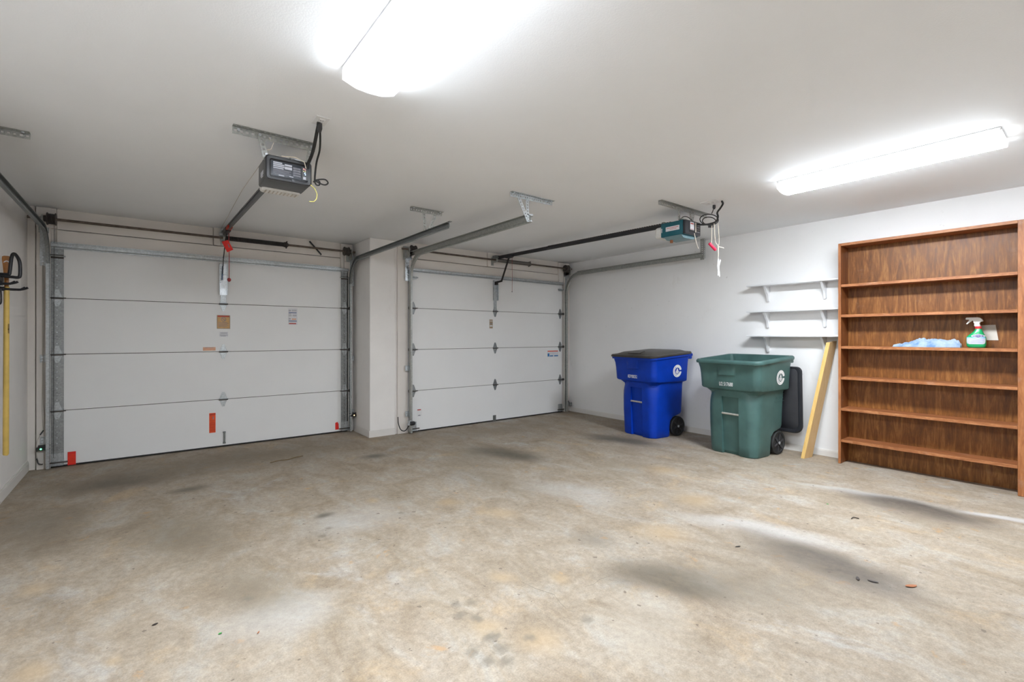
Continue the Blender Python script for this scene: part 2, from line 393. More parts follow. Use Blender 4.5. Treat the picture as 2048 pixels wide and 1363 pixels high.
for pts in ([(2.105, -4.305), (2.12, -4.40), (2.155, -4.50), (2.13, -4.57), (2.12, -4.62), (2.06, -4.68)], [(2.62, -4.52), (2.50, -4.55), (2.44, -4.54), (2.37, -4.555), (2.33, -4.54)], [(3.44, -4.20), (3.36, -4.24), (3.30, -4.235), (3.22, -4.29)]):
    v, f = [], []
    for i, (x, y) in enumerate(pts): w_ = .0016 * (1 if 0 < i < len(pts) - 1 else .2); v += [(x - w_, y - w_, .0005), (x + w_, y + w_, .0005)]
    for i in range(len(pts) - 1): f.append((2 * i, 2 * i + 1, 2 * i + 3, 2 * i + 2))
    MB().add(v, f).build('crack', 'crackm', FLOOR)
struct('ceiling', MB().box((XL - .1, YR - .1, H), (XR + .1, YA + .2, H + .1)), 'ceil')
struct('wall_left', MB().box((XL - .1, YR, 0), (XL, YA + .15, H)), 'wall')
struct('wall_right', MB().box((XR, YR, 0), (XR + .1, YB + .1, H)), 'wall_r')
struct('wall_rear', MB().box((XL - .1, YR - .1, 0), (XR + .1, YR, H)), 'wall')
struct('wall_bay', MB().box((XL, YA, 0), (0., YA + .12, H)).box((2.60, YA, 0), (PX0, YA + .12, H)).box((0., YA, 2.09), (2.60, YA + .12, H)), 'wall')
struct('wall_pillar', MB().box((PX0, YB - .01, 0), (PX1 - .02, YA + .12, H), .004), 'wall')
struct('wall_front', MB().box((PX1 - .02, YB, 0), (3.34, YB + .12, H)).box((5.92, YB, 0), (XR, YB + .12, H)).box((3.34, YB, 2.09), (5.92, YB + .12, H)), 'wall')
# door surrounds
tn = [0]
def trim(*boxes, bev=.003):
    tn[0] += 1; mb = MB()
    for a, b in boxes: mb.box(a, b, bev)
    return struct('trim_%d' % tn[0], mb, 'trim')
trim(((XL, YA, 0), (-.196, .004, H)))                             # corner strip beside the wide wall
trim(((-.188, YA, 0), (-.092, -.016, H)))                          # jamb board carrying the track
trim(((-.188, YA, 2.255), (-.054, -.026, H - .006)))               # end bearing pad
trim(((-.052, YA, 2.09), (2.598, .002, 2.244)))                    # header board
trim(((-.052, YA, 2.253), (1.205, .016, H)))                       # upper header boards
trim(((1.362, YA, 2.253), (2.598, .016, H)))
trim(((1.208, YA, 2.250), (1.358, -.012, H)))                      # centre spring pad
trim(((2.600, YA, 2.10), (2.745, -.012, H - .01)))                 # end bearing pad
trim(((2.68, YA, 0), (2.752, -.004, 2.10)))                        # jamb
dy = YB - YA
trim(((3.128, YB, 0), (3.268, YB - .034, H)))
trim(((3.27, YB, 2.09), (5.90, dy + .002, 2.234)))
trim(((3.27, YB, 2.243), (4.500, dy + .016, H)))
trim(((4.662, YB, 2.243), (5.90, dy + .016, H)))
trim(((4.503, YB, 2.240), (4.659, dy - .012, H)))
trim(((5.903, YB, 2.10), (6.10, dy - .014, H - .01)))
trim(((6.02, YB, 0), (6.118, dy - .004, 2.10)))
trim(((6.122, YB, 0), (XR, dy + .02, H)))
# baseboards with a stepped cap
def baseboard(name, pts, h=.085, th=.013):
    mb = MB()
    for (a, b, n) in pts:
        n = Vector(n)
        for z0, z1, t in ((0, h * .78, th), (h * .78, h * .9, th * .8), (h * .9, h, th * .45)):
            p, q = Vector((*a, z0)), Vector((*b, z1)); mb.box(p, q + n * t)
    return struct(name, mb, 'base')
baseboard('baseboard_left', [((XL, YR), (XL, YA - .05), (1, 0, 0))], .095)
baseboard('baseboard_pillar', [((PX0, YB - .01), (PX0, -.02), (-1, 0, 0)), ((PX0 - .013, YB - .01), (PX1 - .022, YB - .01), (0, -1, 0))], .082)
baseboard('baseboard_right', [((XR, YB - .06), (XR, -4.484), (-1, 0, 0)), ((XR, -5.76), (XR, YR), (-1, 0, 0))], .068)
baseboard('baseboard_rear', [((XL, YR), (XR, YR), (0, 1, 0))], .085)

# ---------------------------------------------------------------- sectional garage doors
def hinge_mb(sc=1.):
    mb = MB()                                             # x across, z up, y = -out of the door face
    for sg in (1, -1):
        pl = [(-.034, .004), (.034, .004), (.024, .028), (.009, .070), (-.009, .070), (-.024, .028)]
        mb.prism([(a * sc, sg * b * sc) for a, b in pl], lambda a, b, t: (a, t, b), -.003, 0.)
        for sx in (-1, 1):                                # raised ribs of the leaf
            mb.bar((sx * .024 * sc, -.005, sg * .010 * sc), (sx * .007 * sc, -.005, sg * .060 * sc), .006, .006, (0, 1, 0))
    mb.cyl((-.036 * sc, -.012, 0), (.036 * sc, -.012, 0), .009, 10)
    return mb
HINGE = hinge_mb(1.15).mesh('hinge', 'galv'); HINGED = hinge_mb(1.15).mesh('hinge_grey', 'stile')
KNUCK = MB().box((-.044, -.024, -.009), (.044, -.004, .004), .002).mesh('hinge_pin', 'iron')
ROLL = MB().cyl((-.062, -.016, 0), (.048, -.016, 0), .0055, 8).lathe((.048, -.016, 0), (1, 0, 0), [(0, .010), (.002, .020), (.010, .021), (.016, .020), (.018, .01)], 14).mesh('roller', 'iron')
def add_hinge(door, x, z, y, me, roller=0):
    h = obj('hinge', me, door, loc=(x, y, z))
    obj('hinge_pin', KNUCK, h)
    if roller: obj('roller', ROLL, h, rot=(0, 0, 0 if roller > 0 else math.pi), loc=(0, 0 if roller > 0 else -.032, 0))
    return h

def garage_door(n, x0, x1, y, stile, label):
    d = thing('door_%d' % n, ((x0 + x1) / 2, y, 0), label, 'garage door', kind='structure')
    cx = (x0 + x1) / 2; w2 = (x1 - x0) / 2
    sec = MB().box((-w2, 0, .0028), (w2, .044, S - .0028), .0015).mesh('section', 'door')
    for k in range(4):
        z0 = k * S + (.018 if k == 0 else 0)
        if k == 0: obj('section', MB().box((-w2, 0, .018), (w2, .044, S - .0028), .0015).mesh('section_low', 'door'), d)
        else: obj('section', sec, d, loc=(0, 0, k * S))
    for k in (1, 2, 3): MB().box((x0 + .005, y + .007, k * S - .012), (x1 - .005, y + .036, k * S + .012)).build('section_joint', 'joint', d)
    MB().box((x0, y - .004, .004), (x1, y + .03, .018), .003).build('bottom_seal', 'rubber', d)
    MB().box((x0, y - .003, .0185), (x1, y - .0005, .040)).build('bottom_rail', 'door', d)
    if stile:
        sm = MB().box((-.046, -.004, .006), (.046, 0, S - .004)).box((-.046, -.010, .006), (-.043, -.003, S - .004)).mesh('end_stile', 'stile')
        dots = MB()
        for i in range(9): dots.cyl((0, -.0055, .05 + i * .053), (0, -.003, .05 + i * .053), .004, 6)
        dm = dots.mesh('rivet', 'galvb')
        for k in range(4):
            for sx in (-1, 1):
                st = obj('end_stile', sm, d, loc=(sx * (w2 - .049), 0, k * S + (.016 if k == 0 else 0)))
                obj('rivet', dm, st)
    yo = -.004 if stile else 0
    for k in (1, 2, 3):
        add_hinge(d, 0, k * S, 0, HINGE if stile else HINGED)
        for sx in (-1, 1): add_hinge(d, sx * (w2 - .05), k * S, yo, HINGE if stile else HINGED, sx)
    # stiffening strut along the top
    zs = 2.066
    MB().box((x0 + .01, y - .006, zs), (x1 - .01, y - .002, zs + .062)).box((x0 + .01, y - .052, zs + .012), (x1 - .01, y - .048, zs + .042)) \
        .box((x0 + .01, y - .052, zs + .040), (x1 - .01, y - .004, zs + .043)).box((x0 + .01, y - .052, zs + .011), (x1 - .01, y - .004, zs + .014)) \
        .build('strut', 'galv', d)
    # operator bracket and its lower rail at the centre of the top section
    z0 = 1.70 if stile else 1.76
    MB().box((cx - .038, y - .006, z0), (cx + .038, y - .002, 2.05)).box((cx - .038, y - .036, z0), (cx - .034, y - .002, 2.05)).box((cx + .034, y - .036, z0), (cx + .038, y - .002, 2.05)) \
        .build('operator_bracket', 'galvb' if stile else 'galv', d)
    MB().box((cx - .026, y - .006, 1.62), (cx + .026, y - .001, z0)).build('reinforcing_strip', 'galv', d)
    # top roller carriers and bottom corner brackets
    for sx in (-1, 1):
        xx = cx + sx * (w2 - .05); zt = 1.995
        c = MB().box((xx - .045, y - .012, zt - .022), (xx + .045, y - .004, zt + .012), .002).box((xx - .045, y - .03, zt + .006), (xx + .045, y - .004, zt + .012)).build('top_roller_carrier', 'iron' if stile else 'galv', d)
        MB().cyl((xx - sx * .06, y - .022, zt), (xx + sx * .066, y - .022, zt), .007, 8).build('roller_stem', 'galv', c)
        b = MB().box((xx - .045, y - .010, .022), (xx + .045, y - .004, .135), .002).box((xx - .045, y - .045, .022), (xx + .045, y - .004, .028)).build('bottom_bracket', 'galv', d)
        MB().cyl((xx - sx * .075, y - .03, .05), (xx + sx * .066, y - .03, .05), .007, 8).build('roller_stem', 'iron', b)
    return d
D1 = garage_door(1, -.098, 2.698, 0., True, 'white four-section garage door with grey steel edges and orange stickers')
D2 = garage_door(2, 3.285, 5.995, -.579, False, 'white four-section garage door next to the wall with the bins')
# lift handle and step plate
lh = MB().box((1.296, -.016, .158), (1.322, 0, .172), .002).box((1.296, -.016, .036), (1.322, 0, .052), .002).box((1.300, -.020, .045), (1.318, -.013, .165), .003).build('lift_handle', 'galvd', D1)
MB().box((4.600, -.586, .006), (4.655, -.5795, .088), .002).build('step_plate', 'galvd', D2)

# stickers on the doors: (door, y, x0, x1, z0, z1, material, [(fx0, fx1, fz0, fz1, material)])
def sticker(d, y, x0, x1, z0, z1, mat, prints, label, tilt=0.):
    s = MB().box((x0, y - .0012, z0), (x1, y, z1)).build('sticker', mat, d, label=label)
    for m in sorted(set(p[4] for p in prints)):
        mb = MB()
        for a, b, c, e, mm in prints:
            if mm == m: mb.box((x0 + (x1 - x0) * a, y - .0020, z0 + (z1 - z0) * c), (x0 + (x1 - x0) * b, y - .0012, z0 + (z1 - z0) * e))
        mb.build('print', m, s)
    return s
def ring(mb, cx, cz, y, r0, r1, n=24, a0=0., a1=2 * math.pi, fy=None):
    full = abs(a1 - a0 - 2 * math.pi) < 1e-6; k = n if full else n + 1
    vs_, fs = [], []
    for i in range(k):
        a = a0 + (a1 - a0) * i / n
        for r_ in (r0, r1):
            vs_.append((cx + r_ * math.cos(a), y, cz + r_ * math.sin(a)))
    for i in range(n):
        j = (i + 1) % k; fs.append((2 * i, 2 * i + 1, 2 * j + 1, 2 * j))
    return mb.add(vs_, fs)
wl = sticker(D1, -.0005, 1.238, 1.366, 1.322, 1.474, 'browntape', [(.05, .95, .05, .86, 'amberlab'), (.06, .94, .88, .96, 'dkred')], 'amber warning label with a brown border')
mb = ring(MB(), 1.302, 1.428, -.0028, .019, .024)
mb.add([(1.286, -.0028, 1.440), (1.290, -.0028, 1.444), (1.318, -.0028, 1.416), (1.314, -.0028, 1.412)], [(0, 1, 2, 3)])
for i in range(5): mb.box((1.252, -.0028, 1.392 - i * .012), (1.252 + (.098 if i % 2 else .085), -.0022, 1.396 - i * .012))
mb.build('print', 'print', wl)
sticker(D1, -.0005, 1.262, 1.346, 1.232, 1.288, 'paper', [(.1, .9, .68, .78, 'print'), (.05, .95, .3, .38, 'print'), (.15, .75, .14, .2, 'print')], 'small white label below the warning label')
sticker(D1, -.0005, 1.108, 1.226, 1.080, 1.118, 'peach', [(.15, .85, .84, .92, 'print')], 'faded orange label')
pw = sticker(D1, -.0005, 1.974, 2.078, 1.378, 1.578, 'paper', [(.05, .9, .71, .755, 'blueprint'), (.05, .92, .205, .25, 'blueprint'), (.38, .9, .88, .9, 'print'), (.35, .9, .82, .84, 'print'), (.05, .3, .63, .66, 'print'), (.5, .9, .62, .66, 'lprint'), (.05, .35, .53, .56, 'print'), (.48, .9, .53, .565, 'print'), (.38, .85, .3, .38, 'peach'), (.08, .85, .04, .1, 'dkred'), (.1, .9, .13, .15, 'lprint')], 'white service sticker with navy lines')
mb = MB(); ring(mb, 1.990, 1.548, -.0028, .005, .010, 14); ring(mb, 1.990, 1.448, -.0028, .005, .010, 14); mb.build('print', 'print', pw)
sticker(D1, -.0005, 1.166, 1.226, .170, .388, 'redorange', [(.0, 1, .90, .955, 'dkred'), (.1, .9, .86, .87, 'dkred'), (.55, .7, .68, .82, 'print'), (.1, .9, .60, .61, 'dkred')] + [(.08, .92, .08 + i * .06, .10 + i * .06, 'dkred') for i in range(8)], 'tall orange warning sticker')
sticker(D1, -.006, .024, .082, .008, .134, 'red', [(.1, .9, .15 + i * .12, .18 + i * .12, 'redorange') for i in range(6)], 'bright red sticker at the bottom corner')
sr = MB().prism([(2.532, .025), (2.578, .030), (2.574, .112), (2.560, .138), (2.532, .128)], lambda a, b, t: (a, t, b), -.0018, -.0005).build('sticker', 'red', D1, label='torn red sticker')
MB().prism([(2.557, .140), (2.576, .108), (2.580, .130), (2.570, .142)], lambda a, b, t: (a, t, b), -.0024, -.0006).build('print', 'paper', sr)
sticker(D2, -.5795, 4.540, 4.598, 1.352, 1.480, 'browntape', [(.1, .9, .5, .58, 'print'), (.1, .9, .8, .86, 'paper'), (.12, .9, .2, .36, 'paper')], 'narrow brown label')
sticker(D2, -.5795, 5.668, 5.905, .906, 1.010, 'paper', [(.02, .98, .82, .95, 'redorange'), (.02, .18, .08, .55, 'bprint'), (.22, .52, .08, .24, 'bprint'), (.62, .98, .08, .24, 'bprint'), (.25, .9, .45, .5, 'lprint'), (.25, .8, .6, .66, 'lprint')], 'white label with orange and blue bands')
sticker(D2, -.5795, 3.392, 3.460, .195, .290, 'white', [(.05, .8, .84, .97, 'dkred'), (.2, .7, .1, .2, 'print')], 'small white label with a red line')

# ---------------------------------------------------------------- tracks
def sweep(mb, path, prof):                               # path in (y,z); prof in (n, x) closed polygon
    rings = []
    for i, (y, z) in enumerate(path):
        a = path[max(i - 1, 0)]; b = path[min(i + 1, len(path) - 1)]
        ty, tz = b[0] - a[0], b[1] - a[1]; L = math.hypot(ty, tz); ty, tz = ty / L, tz / L
        ny, nz = -tz, ty                                   # normal
        rings.append([(x, y + ny * n_, z + nz * n_) for n_, x in prof])
    return mb.loft(rings)
def track(label, x, side, y, zh, yend, mat, zb=.01, rad=.30, flag=True, angle=True, brackets=(.2, .75, 1.25), brmat='galv'):
    """side=+1: channel opens toward +x (door lies on that side)."""
    t = thing('door_track', (x, y, 0), label, 'door track', 'garage door tracks')
    o = side
    C = [(-.026, 0), (.026, 0), (.026, .022 * o), (.020, .026 * o), (.020, .022 * o), (.0235, .019 * o), (.0235, .0025 * o), (-.0235, .0025 * o), (-.0235, .024 * o), (-.026, .026 * o)]
    P = [(n_, x + a) for n_, a in C]
    zc = zh - rad
    mb = MB(); sweep(mb, [(y, zb), (y, zc * .5), (y, zc)], P); mb.build('vertical_track', 'galv' if mat != 'galvg' else 'galvg', t)
    arc = [(y - rad + rad * math.cos(a), zc + rad * math.sin(a)) for a in [math.pi / 2 * i / 12 for i in range(13)]]
    mb = MB(); sweep(mb, arc, P); mb.build('curved_track', mat, t)
    mb = MB(); sweep(mb, [(y - rad, zh), ((y - rad + yend) / 2, zh), (yend, zh)], P); mb.build('horizontal_track', mat, t)
    xo = x - .003 * o
    if angle:
        ya = y - .02 if angle == 2 else y - rad * .75
        MB().box((xo, ya, zh - .012), (xo - .003 * o, yend, zh + .040)).box((xo, ya, zh + .037), (xo - .028 * o, yend, zh + .040)).build('track_angle', mat, t)
    if flag:
        f = MB().box((x - .045 * o, y + .034, zc - .02), (x + .006 * o, y + .038, zh + .08)).box((x - .004 * o, y - .05, zh - .06), (x, y + .036, zh + .04)).build('flag_bracket', brmat, t)
        b = MB()
        for z in (zc + .02, zc + .06, zh + .0, zh + .05): b.cyl((x - .025 * o, y + .028, z), (x - .025 * o, y + .035, z), .007, 6)
        b.build('bolt', 'galvb', f)
    for z in brackets:
        j = MB().box((x - .046 * o, y + .036, z - .035), (x + .0 * o, y + .040, z + .035)).box((x - .005 * o, y + .005, z - .03), (x - .001 * o, y + .04, z + .03)).build('jamb_bracket', 'galv', t)
        MB().cyl((x - .03 * o, y + .030, z + .012), (x - .03 * o, y + .037, z + .012), .008, 6).cyl((x - .03 * o, y + .030, z - .014), (x - .03 * o, y + .037, z - .014), .008, 6).build('bolt', 'galvb', j)
    return t
track('galvanised track beside the tool rack wall, left side of first door', -.118, 1, -.055, 2.215, -2.62, 'galvd', brackets=(.27, 1.03), brmat='galv')
track('dark steel track in front of the white pillar, beside the orange-stickered door', 2.722, -1, -.050, 2.215, -2.545, 'galvd', brackets=(.25, .95), brmat='galv')
t3 = track('dull grey track on the pillar side of the door near the bins', 3.262, 1, -.640, 2.262, -3.02, 'galvg', angle=2, brackets=(.25, .83), brmat='galvb')
track('grey track curving along the wall above the bins', 6.045, -1, -.640, 2.235, -3.00, 'galvg', brackets=(.2,), brmat='galv')

# perforated angle hangers
def perf(mb, p, q, wd=.032, th=.0025, face=(0, -1, 0), hole=.006, pitch=.025):
    """flat strap with round-ish holes: strips around square holes, real openings."""
    p, q = Vector(p), Vector(q); d = q - p; L = d.length; d.normalize(); f = Vector(face).normalized(); f = (f - d * f.dot(d)).normalized(); a = d.cross(f)
    n = max(1, int(L / pitch)); pt = L / n; h = hole
    def blk(s0, s1, a0, a1):
        vs_ = [p + d * s_ + a * aa + f * ff for ff in (0, th) for s_, aa in ((s0, a0), (s1, a0), (s1, a1), (s0, a1))]
        mb.add(vs_, [(0, 3, 2, 1), (4, 5, 6, 7), (0, 1, 5, 4), (1, 2, 6, 5), (2, 3, 7, 6), (3, 0, 4, 7)])
    blk(0, L, -wd / 2, -h); blk(0, L, h, wd / 2)
    s0 = 0.
    for i in range(n):
        c = (i + .5) * pt; blk(s0, c - h, -h, h); s0 = c + h
    blk(s0, L, -h, h)
    return mb
def hanger(label, x0, x1, y, legs, mat='galvg', zb=.04):
    t = thing('ceiling_hanger', ((x0 + x1) / 2, y, H), label, 'hanger', 'perforated angle hangers')
    mb = MB(); perf(mb, (x0, y, H - .019), (x1, y, H - .019), .036, face=(0, -1, 0)); perf(mb, (x0, y - .019, H - .0035), (x1, y - .019, H - .0035), .036, face=(0, 0, 1))
    mb.build('ceiling_angle', mat, t)
    b = MB()
    for xx in (x0 + .03, x1 - .03): b.cyl((xx, y - .020, H - .010), (xx, y - .020, H - .003), .008, 6)
    b.build('lag_bolt', 'galvb', t)
    for p, q in legs:
        mb = MB(); perf(mb, p, q, .030, face=(0, -1, 0)); mb.build('strap', mat, t)
    return t
hanger('perforated hanger cut by the photo edge, above the tool rack wall', -.24, .069, -2.19, [((-.13, -2.186, 2.435), (-.125, -2.186, 2.235))])
hanger('perforated hanger with two straps above the dark track end', 2.554, 2.892, -2.115, [((2.698, -2.112, 2.436), (2.709, -2.112, 2.24)), ((2.832, -2.108, 2.434), (2.752, -2.108, 2.245))])
h3 = hanger('bright perforated hanger with two straps holding the dull grey track end', 3.008, 3.484, -3.05, [((3.094, -3.046, 2.431), (3.205, -3.046, 2.235)), ((3.200, -3.042, 2.430), (3.210, -3.042, 2.225))], 'galv')
MB().bar((3.215, -3.05, 2.285), (3.262, -3.05, 2.290), .004, .012).box((3.225, -3.056, 2.228), (3.245, -3.040, 2.240)).build('end_clip', 'galv', h3)
t = thing('track_end_bracket', (6.05, -3.0, 2.2), 'flat steel bracket dropping from ceiling behind the teal opener', 'bracket')
mb = MB(); perf(mb, (6.052, -3.005, H - .002), (6.052, -3.005, 2.185), .05, face=(-1, 0, 0)); mb.box((6.05, -3.03, 2.185), (6.053, -2.98, 2.24)); mb.build('strap', 'galvg', t)
mb = MB(); perf(mb, (6.052, -3.03, H - .002), (6.052, -3.03, 2.20), .04, face=(0, -1, 0)); mb.build('strap', 'galvg', t)

# ---------------------------------------------------------------- torsion shafts and springs
def torsion(label, x0, x1, y, z, d0, d1, s0, s1, smat, wall):
    t = thing('torsion_shaft', ((x0 + x1) / 2, y, z), label, 'torsion spring', 'torsion shafts above the doors')
    MB().cyl((x0, y, z), (x1, y, z), .0125, 12).build('shaft', 'shaft', t)
    for dx, sg in ((d0, -1), (d1, 1)):
        mb = MB().lathe((dx - .032, y, z), (1, 0, 0), [(0, .02), (.0, .056), (.007, .058), (.010, .050)] + sum([[(.012 + i * .008, .050), (.016 + i * .008, .046)] for i in range(5)], []) + [(.055, .050), (.058, .058), (.064, .056), (.064, .02)], 28)
        dr = mb.build('cable_drum', 'iron', t)
        MB().lathe((dx + sg * .032, y, z), (sg, 0, 0), [(0, .03), (.02, .028), (.026, .02)], 14).build('hub', 'iron', dr)
        bx = dx + sg * .062
        pl = MB().box((bx - .002, wall - .002, z - .10), (bx + .002, y - .03, z + .03)).box((bx - .035, wall - .004, z - .12), (bx + .035, wall, z + .05)).lathe((bx - .008, y, z), (1, 0, 0), [(0, .026), (.016, .026)], 16)
        pl.build('bearing_plate', 'galvg', t)
        MB().tube([(dx - sg * .01, wall - .025, z - .02), (dx - sg * .005, wall - .022, .1)], .0018, 5).build('lift_cable', 'spring', t)
    c = MB().box((s0 - .045, wall - .006, z - .07), (s0 - .005, wall, z + .045)).box((s0 - .028, wall, z - .035), (s0 - .022, y - .03, z + .025)).lathe((s0 - .03, y, z), (1, 0, 0), [(0, .028), (.02, .03), (.03, .024)], 16)
    c.build('centre_bracket', 'galvg', t)
    n = 46; prof = [(0, .018), (0, .026)]
    L = s1 - s0
    for i in range(n): prof += [(L * (i + .25) / n, .0275), (L * (i + .75) / n, .0235)]
    prof += [(L, .026), (L, .014)]
    MB().lathe((s0, y, z), (1, 0, 0), prof, 18).build('spring', smat, t)
    mb = MB().lathe((s1 - .012, y, z), (1, 0, 0), [(0, .029), (.02, .031), (.026, .036), (.036, .036), (.040, .022), (.05, .02)], 18)
    for a in range(4): mb.cyl((s1 + .02, y + .03 * math.cos(a * 1.571 + .5), z + .03 * math.sin(a * 1.571 + .5)), (s1 + .02, y + .045 * math.cos(a * 1.571 + .5), z + .045 * math.sin(a * 1.571 + .5)), .007, 8)
    mb.build('winding_cone', smat, t)
    return t
torsion('torsion shaft with black spring above the orange-stickered door', -.235, 2.752, -.105, 2.322, -.075, 2.640, 1.315, 1.912, 'spring', -.014)
torsion('torsion shaft with grey spring above the door near the bins', 3.130, 6.105, -.690, 2.330, 3.285, 5.985, 4.60, 5.185, 'springg', -.600)
# loose black winding bar stuck behind the first shaft
MB().bar((2.215, -.012, 2.415), (2.355, -.020, 2.26), .018, .006, (0, 1, 0)).build('black_strip', 'black').update_tag()
tag(bpy.data.objects['black_strip'], 'short black strip slanting across header behind the first torsion shaft', 'strip')

# ---------------------------------------------------------------- openers
def opener_black():
    t = thing('garage_door_opener', (1.29, -3.0, 2.165), 'black and grey opener with printed rear panel hanging over first bay', 'door opener')
    x0, x1, y0, y1, z0, z1 = 1.165, 1.418, -3.10, -2.865, 2.165, 2.308
    MB().box((x0, y0 + .012, z0 + .004), (x1, y1, z1), .012, 2).build('housing', 'chg', t)
    # rear bezel: a frame around a recessed panel
    mb = MB(); cx, cz = (x0 + x1) / 2, (z0 + z1) / 2
    def rr(hx, hz, r_, y, n=5):
        out = []
        for sx, sz, a0 in ((1, 1, 0), (-1, 1, 90), (-1, -1, 180), (1, -1, 270)):
            for i in range(n + 1):
                a = R(a0 + 90 * i / n); out.append((cx + sx * (hx - r_) + r_ * math.cos(a), y, cz + sz * (hz - r_) + r_ * math.sin(a)))
        return out
    hx, hz = (x1 - x0) / 2, (z1 - z0) / 2
    mb.loft([rr(hx, hz, .016, y0 + .016), rr(hx + .002, hz + .001, .018, y0 + .006), rr(hx - .004, hz - .004, .018, y0), rr(hx - .020, hz - .018, .010, y0 + .001), rr(hx - .026, hz - .024, .008, y0 + .010)], True, True)
    bz = mb.build('rear_bezel', 'black', t)
    px0, px1, pz0, pz1 = x0 + .030, x1 - .028, z0 + .028, z1 - .028
    pn = MB().box((px0, y0 + .006, pz0), (px1, y0 + .011, pz1), .001).build('rear_panel', 'navy', t, label='glossy dark panel with rows of print')
    W_, Hh = px1 - px0, pz1 - pz0; yy = y0 + .0052
    def rows(m, lst):
        mb = MB()
        for a, b, c, e in lst: mb.box((px0 + W_ * a, yy, pz0 + Hh * c), (px0 + W_ * b, yy + .0008, pz0 + Hh * e))
        mb.build('print', m, pn)
    rows('lprint', [(.05, .30, .86, .94), (.05, .36, .74, .82), (.05, .36, .62, .70), (.05, .34, .50, .57), (.37, .58, .78, .90), (.37, .58, .55, .73), (.2, .36, .04, .09), (.50, .62, .08, .12)])
    rows('print', [(.05, .55, .40, .44), (.05, .5, .32, .35), (.05, .55, .24, .27), (.61, .83, .68, .80), (.61, .83, .50, .64), (.61, .83, .34, .46), (.61, .83, .18, .3), (.05, .55, .14, .17)])
    rows('lprint', [(.63, .72, .62, .64), (.76, .82, .55, .57), (.63, .80, .42, .44), (.63, .78, .26, .28)])
    cp = MB().box((px0 + W_ * .86, y0 + .002, pz0 + Hh * .02), (px1 + .012, y0 + .010, pz1 - Hh * .06), .002).build('control_panel', 'chg', t)
    xx = px0 + W_ * .94
    for m, dx, dz, sz in (('ledr', -.004, .070, .005), ('ledr', .004, .066, .004), ('ledy', -.005, .056, .003), ('ledy', .004, .055, .003), ('ledb', .002, .045, .005), ('ledb', .005, .036, .004)):
        MB().box((xx + dx - sz / 2, y0 - .0005, pz0 + dz - sz / 2), (xx + dx + sz / 2, y0 + .002, pz0 + dz + sz / 2)).build('indicator', m, cp)
    MB().box((xx - .008, y0 - .001, pz0 + .006), (xx + .008, y0 + .002, pz0 + .022), .001).build('socket', 'lprint', cp)
    MB().lathe((cx + .02, y0 - .003, z0 + .014), (0, 1, 0), [(0, .008), (.005, .008)], 12).build('screw_boss', 'black', bz)
    # light cover and lens at the front and below
    mb = MB().box((x0 + .012, y1 - .035, z0 - .012), (x1 - .012, y1 + .055, z1 - .03), .018, 2)
    ln = mb.build('lens_cover', 'lens', t)
    mb = MB()
    for i in range(9): mb.box((x0 + .035 + i * .022, y1 - .03, z0 - .0135), (x0 + .043 + i * .022, y1 + .03, z0 - .0115))
    mb.build('vent_slot', 'wire', ln)
    MB().box((x0 - .0012, y1 - .16, z0 + .045), (x0, y1 - .08, z0 + .070)).box((x0 - .0012, y1 - .15, z0 + .034), (x0, y1 - .10, z0 + .040)).build('side_print', 'lprint', t)
    MB().bar((cx + .005, y0 + .03, z1 + .006), (cx + .09, y0 + .03, z1 + .004), .03, .012).build('top_bracket', 'galvb', t)
    # rail, trolley, arm
    ra, rb = Vector((1.292, -2.90, 2.318)), Vector((1.292, -.085, 2.395))
    MB().bar(ra, rb, .030, .014).bar(ra - Vector((0, 0, .022)), rb - Vector((0, 0, .022)), .018, .036).build('rail', 'chg', t)
    MB().bar(ra + Vector((.006, 0, .009)), rb + Vector((.006, 0, .009)), .012, .006).build('drive_belt', 'rubber', t)
    MB().box((1.265, -.09, 2.30), (1.320, -.016, 2.425), .003).cyl((1.25, -.09, 2.365), (1.335, -.09, 2.365), .022, 14).build('header_bracket', 'galv', t)
    tr = MB().box((1.268, -.46, 2.335), (1.318, -.22, 2.375), .004).build('trolley', 'black', t)
    MB().box((1.270, -.60, 2.345), (1.316, -.46, 2.372), .003).build('red_rail_block', 'dkred', t)  # dark red block on the rail, next to the trolley
    MB().bar((1.294, -.30, 2.345), (1.290, -.10, 2.10), .007, .026, (0, 1, 0)).bar((1.290, -.11, 2.12), (1.288, -.045, 1.935), .007, .022, (0, 1, 0)).build('door_arm', 'black', t)
    MB().bar((1.288, -.05, 2.02), (1.284, -.04, 1.865), .010, .022, (0, 1, 0)).build('arm_end', 'blueprint', t)
    # red release cord, knob and warning tag
    MB().tube([(1.312, -.34, 2.335), (1.316, -.335, 2.1), (1.316, -.33, 1.86)], .0035, 6).build('release_cord', 'cordred', t)
    MB().lathe((1.316, -.33, 1.862), (0, 0, -1), [(0, .004), (.006, .015), (.022, .019), (.036, .013), (.042, .004)], 14).build('release_knob', 'cordred', t)
    MB().prism([(1.245, 2.236), (1.302, 2.262), (1.352, 2.164), (1.296, 2.130)], lambda a, b, q: (a, q, b), -.352, -.350).build('warning_tag', 'red', t, label='red warning tag')
    MB().prism([(1.300, 2.215), (1.308, 2.220), (1.322, 2.185), (1.313, 2.180)], lambda a, b, q: (a, q, b), -.3535, -.352).build('tag_print', 'print', t)
    # safety wire along the rail, antenna
    MB().tube([(1.175, -3.06, 2.31), (1.200, -2.0, 2.37), (1.255, -.20, 2.40)], .002, 5).build('sensor_wire', 'wire', t)
    MB().tube([(1.412, -3.105, 2.172), (1.432, -3.12, 2.150), (1.444, -3.13, 2.115), (1.440, -3.13, 2.085), (1.425, -3.13, 2.066), (1.398, -3.13, 2.062)], .0025, 6).build('antenna', 'yellow', t)
